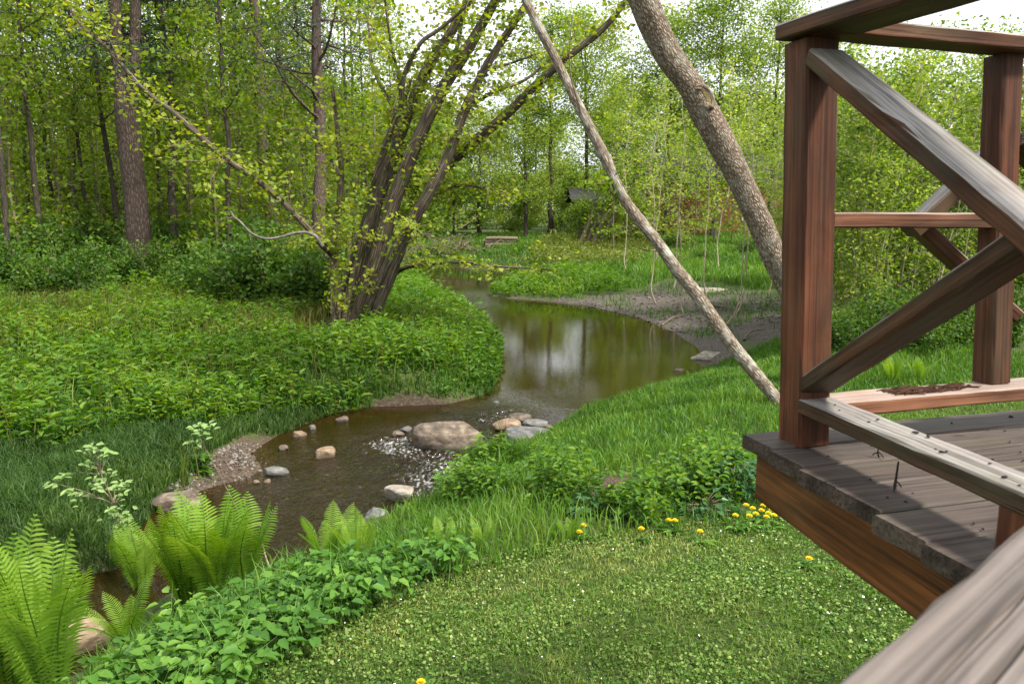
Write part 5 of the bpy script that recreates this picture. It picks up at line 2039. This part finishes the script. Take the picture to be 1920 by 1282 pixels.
for path in ([(1172, 384), (1150, 365), (1130, 345), (1100, 350)], [(1160, 358), (1140, 335), (1120, 348)], [(1092, 215), (1072, 150), (1068, 90), (1075, 20)], [(1242, 468), (1215, 470), (1190, 462)], [(1352, 616), (1375, 590), (1395, 540)]):
    tw_ = MB()
    b = crom(np.array([WD(x, y, 9.1 - .03 * i) for i, (x, y) in enumerate(path)]), 4)
    tube(tw_, b, np.linspace(.012, .004, len(b)), 5)
    if path[0][0] < 1175 and path[0][1] > 340:
        tl.append(b[4:])
    tw_.build("twig", M['twig'], st2, st2.location)
foliage(np.concatenate(tl), 60, (.06, .06, .04), .08, 320, tmid=.6, aspect=.8).build("leaves", M['maple'], st2, st2.location)

# ------------------------------------------------------------------ far buildings, brush and logs


def boxmb(mb, x0, x1, y0, y1, z0, z1):
    V = [(x, y, z) for z in (z0, z1) for y in (y0, y1) for x in (x0, x1)]
    mb.add(V, [(0, 1, 5, 4), (1, 3, 7, 5), (3, 2, 6, 7), (2, 0, 4, 6), (4, 5, 7, 6), (0, 2, 3, 1)])


def building(name, label, px0, px1, D, depth, hgt, roofh, wall, roofm, wins=(), door=None, base=None, over=.4):
    x0, x1 = at(px0, D), at(px1, D)
    z0 = h1((x0 + x1) / 2, D) - .1
    root = thing(name, label, "building", ((x0 + x1) / 2, D, z0))
    L = root.location
    wb = MB()
    boxmb(wb, x0, x1, D, D + depth, z0, z0 + hgt)
    wb.build("wall", wall, root, L, smooth=False)
    rb_ = MB()
    ym_ = D + depth / 2
    V = [(x0 - over, D - over, z0 + hgt - .05), (x1 + over, D - over, z0 + hgt - .05), (x1 + over, D + depth + over, z0 + hgt - .05), (x0 - over, D + depth + over, z0 + hgt - .05), (x0 - over, ym_, z0 + hgt + roofh), (x1 + over, ym_, z0 + hgt + roofh)]
    V += [(a, b, c_ + .14) for a, b, c_ in V]
    rb_.add(V, [(0, 1, 5, 4), (2, 3, 4, 5), (6, 10, 11, 7), (8, 11, 10, 9), (0, 6, 7, 1), (2, 8, 9, 3), (0, 4, 10, 6), (4, 3, 9, 10), (1, 7, 11, 5), (5, 11, 8, 2)])
    rb_.build("roof", roofm, root, L, smooth=False)
    gb = MB()
    gb.add([(x0, D + .02, z0 + hgt), (x0, D + depth - .02, z0 + hgt), (x0, ym_, z0 + hgt + roofh - .1), (x1, D + .02, z0 + hgt), (x1, D + depth - .02, z0 + hgt), (x1, ym_, z0 + hgt + roofh - .1)], None, [(0, 2, 1), (3, 4, 5)])
    gb.build("gable", wall, root, L, smooth=False)
    for (u, v, ww, wh) in wins:
        xc = x0 + (x1 - x0) * u
        zc = z0 + v
        fb_ = MB()
        for b in ((xc - ww / 2 - .08, xc - ww / 2, zc - .08, zc + wh + .08), (xc + ww / 2, xc + ww / 2 + .08, zc - .08, zc + wh + .08), (xc - ww / 2, xc + ww / 2, zc - .08, zc), (xc - ww / 2, xc + ww / 2, zc + wh, zc + wh + .08), (xc - .03, xc + .03, zc, zc + wh)):
            boxmb(fb_, b[0], b[1], D - .06, D - .003, b[2], b[3])
        wf_ = fb_.build("window", M['frame'], root, L, smooth=False)
        gl_ = MB()
        boxmb(gl_, xc - ww / 2, xc + ww / 2, D - .03, D - .004, zc, zc + wh)
        gl_.build("pane", M['glass'], wf_, L, smooth=False)
    if door:
        u, ww, wh = door
        xc = x0 + (x1 - x0) * u
        d_ = MB()
        boxmb(d_, xc - ww / 2, xc + ww / 2, D - .05, D - .003, z0, z0 + wh)
        d_.build("door", M['rim'], root, L, smooth=False)
    if base:
        b_ = MB()
        boxmb(b_, x0 - .03, x1 + .03, D - .08, D - .003, z0 - .3, z0 + base)
        b_.build("foundation", M['concrete'], root, L, smooth=False)
    return root


building("brick_house", "red brick house far beyond the meadow behind pale young trees", 1215, 1560, 60, 8, 3.9, 2.2, M['brick'], M['roof'], wins=[(.55, 1.2, 1.1, 1.3), (.85, 1.2, 1.1, 1.3)])
building("dark_shed", "dark grey board shed beside the red brick house", 1080, 1200, 55, 5, 2.8, .8, M['shedwood'], M['roof'], door=(.3, 1.0, 2.0), base=.5)
bpile = thing("brush_pile", "grey heap of dead branches on the stream bank beyond the maple", "brush pile", (at(850, 46), 46, h1(at(850, 46), 46)))
t_ = MB()
for k in range(90):
    a = r.random() * 6.28
    q = np.array(bpile.location) + np.array([r.normal() * 1.6, r.normal() * .8, abs(r.normal()) * .5])
    b = branch_path(q, (math.cos(a), math.sin(a), r.uniform(-.2, .6)), r.uniform(.8, 2.4), r, 4, 0, .15)
    tube(t_, b, np.linspace(.03, .008, len(b)), 4)
t_.build("branches", M['twig'], bpile, bpile.location)
lx, ly = at(938, 50), 50
lgp = thing("log_pile", "low stack of grey logs on the far bank before the dark trunked tree", "log pile", (lx, ly, h1(lx, ly)))
for k in range(7):
    t_ = MB()
    z = lgp.location.z + .12 + .2 * (k // 3)
    y = ly + (k % 3) * .26 + (.13 if k > 2 else 0)
    tube(t_, np.array([[lx - .95 + r.normal() * .1, y, z], [lx, y, z + .02], [lx + .95 + r.normal() * .1, y, z]]), .12, 9, .1, seed=k)
    t_.build("log", M['bark_dark'] if k % 2 else M['twig'], lgp, lgp.location)
lc = np.array([at(1090, 48), 48.0, h1(at(1090, 48), 48)])
lclump = thing("leaning_tree_clump", "fan of bare leaning trunks before the dark shed", "tree", tuple(lc))
ltips = []
for k, dx in enumerate((-8, 4, 16, 30)):
    t_ = MB()
    g0 = lc + [dx / 1470 * 48, 0, -.05]
    c = crom(np.array([g0, g0 + [.7, .1, 1.6], g0 + [1.2 + .15 * k, .2, 3.1], g0 + [1.5 + .3 * k, .3, 4.6]]), 4)
    tube(t_, c, np.linspace(.13, .06, 13), 7, .1, seed=k)
    t_.build("trunk", M['bark_dark'] if k % 2 else M['bark_maple'], lclump, lc)
    ltips.append(c[-5:])
foliage(np.concatenate(ltips), 1500, (.7, .7, .5), .18, 400).build("crown", M['willow'], lclump, lc)
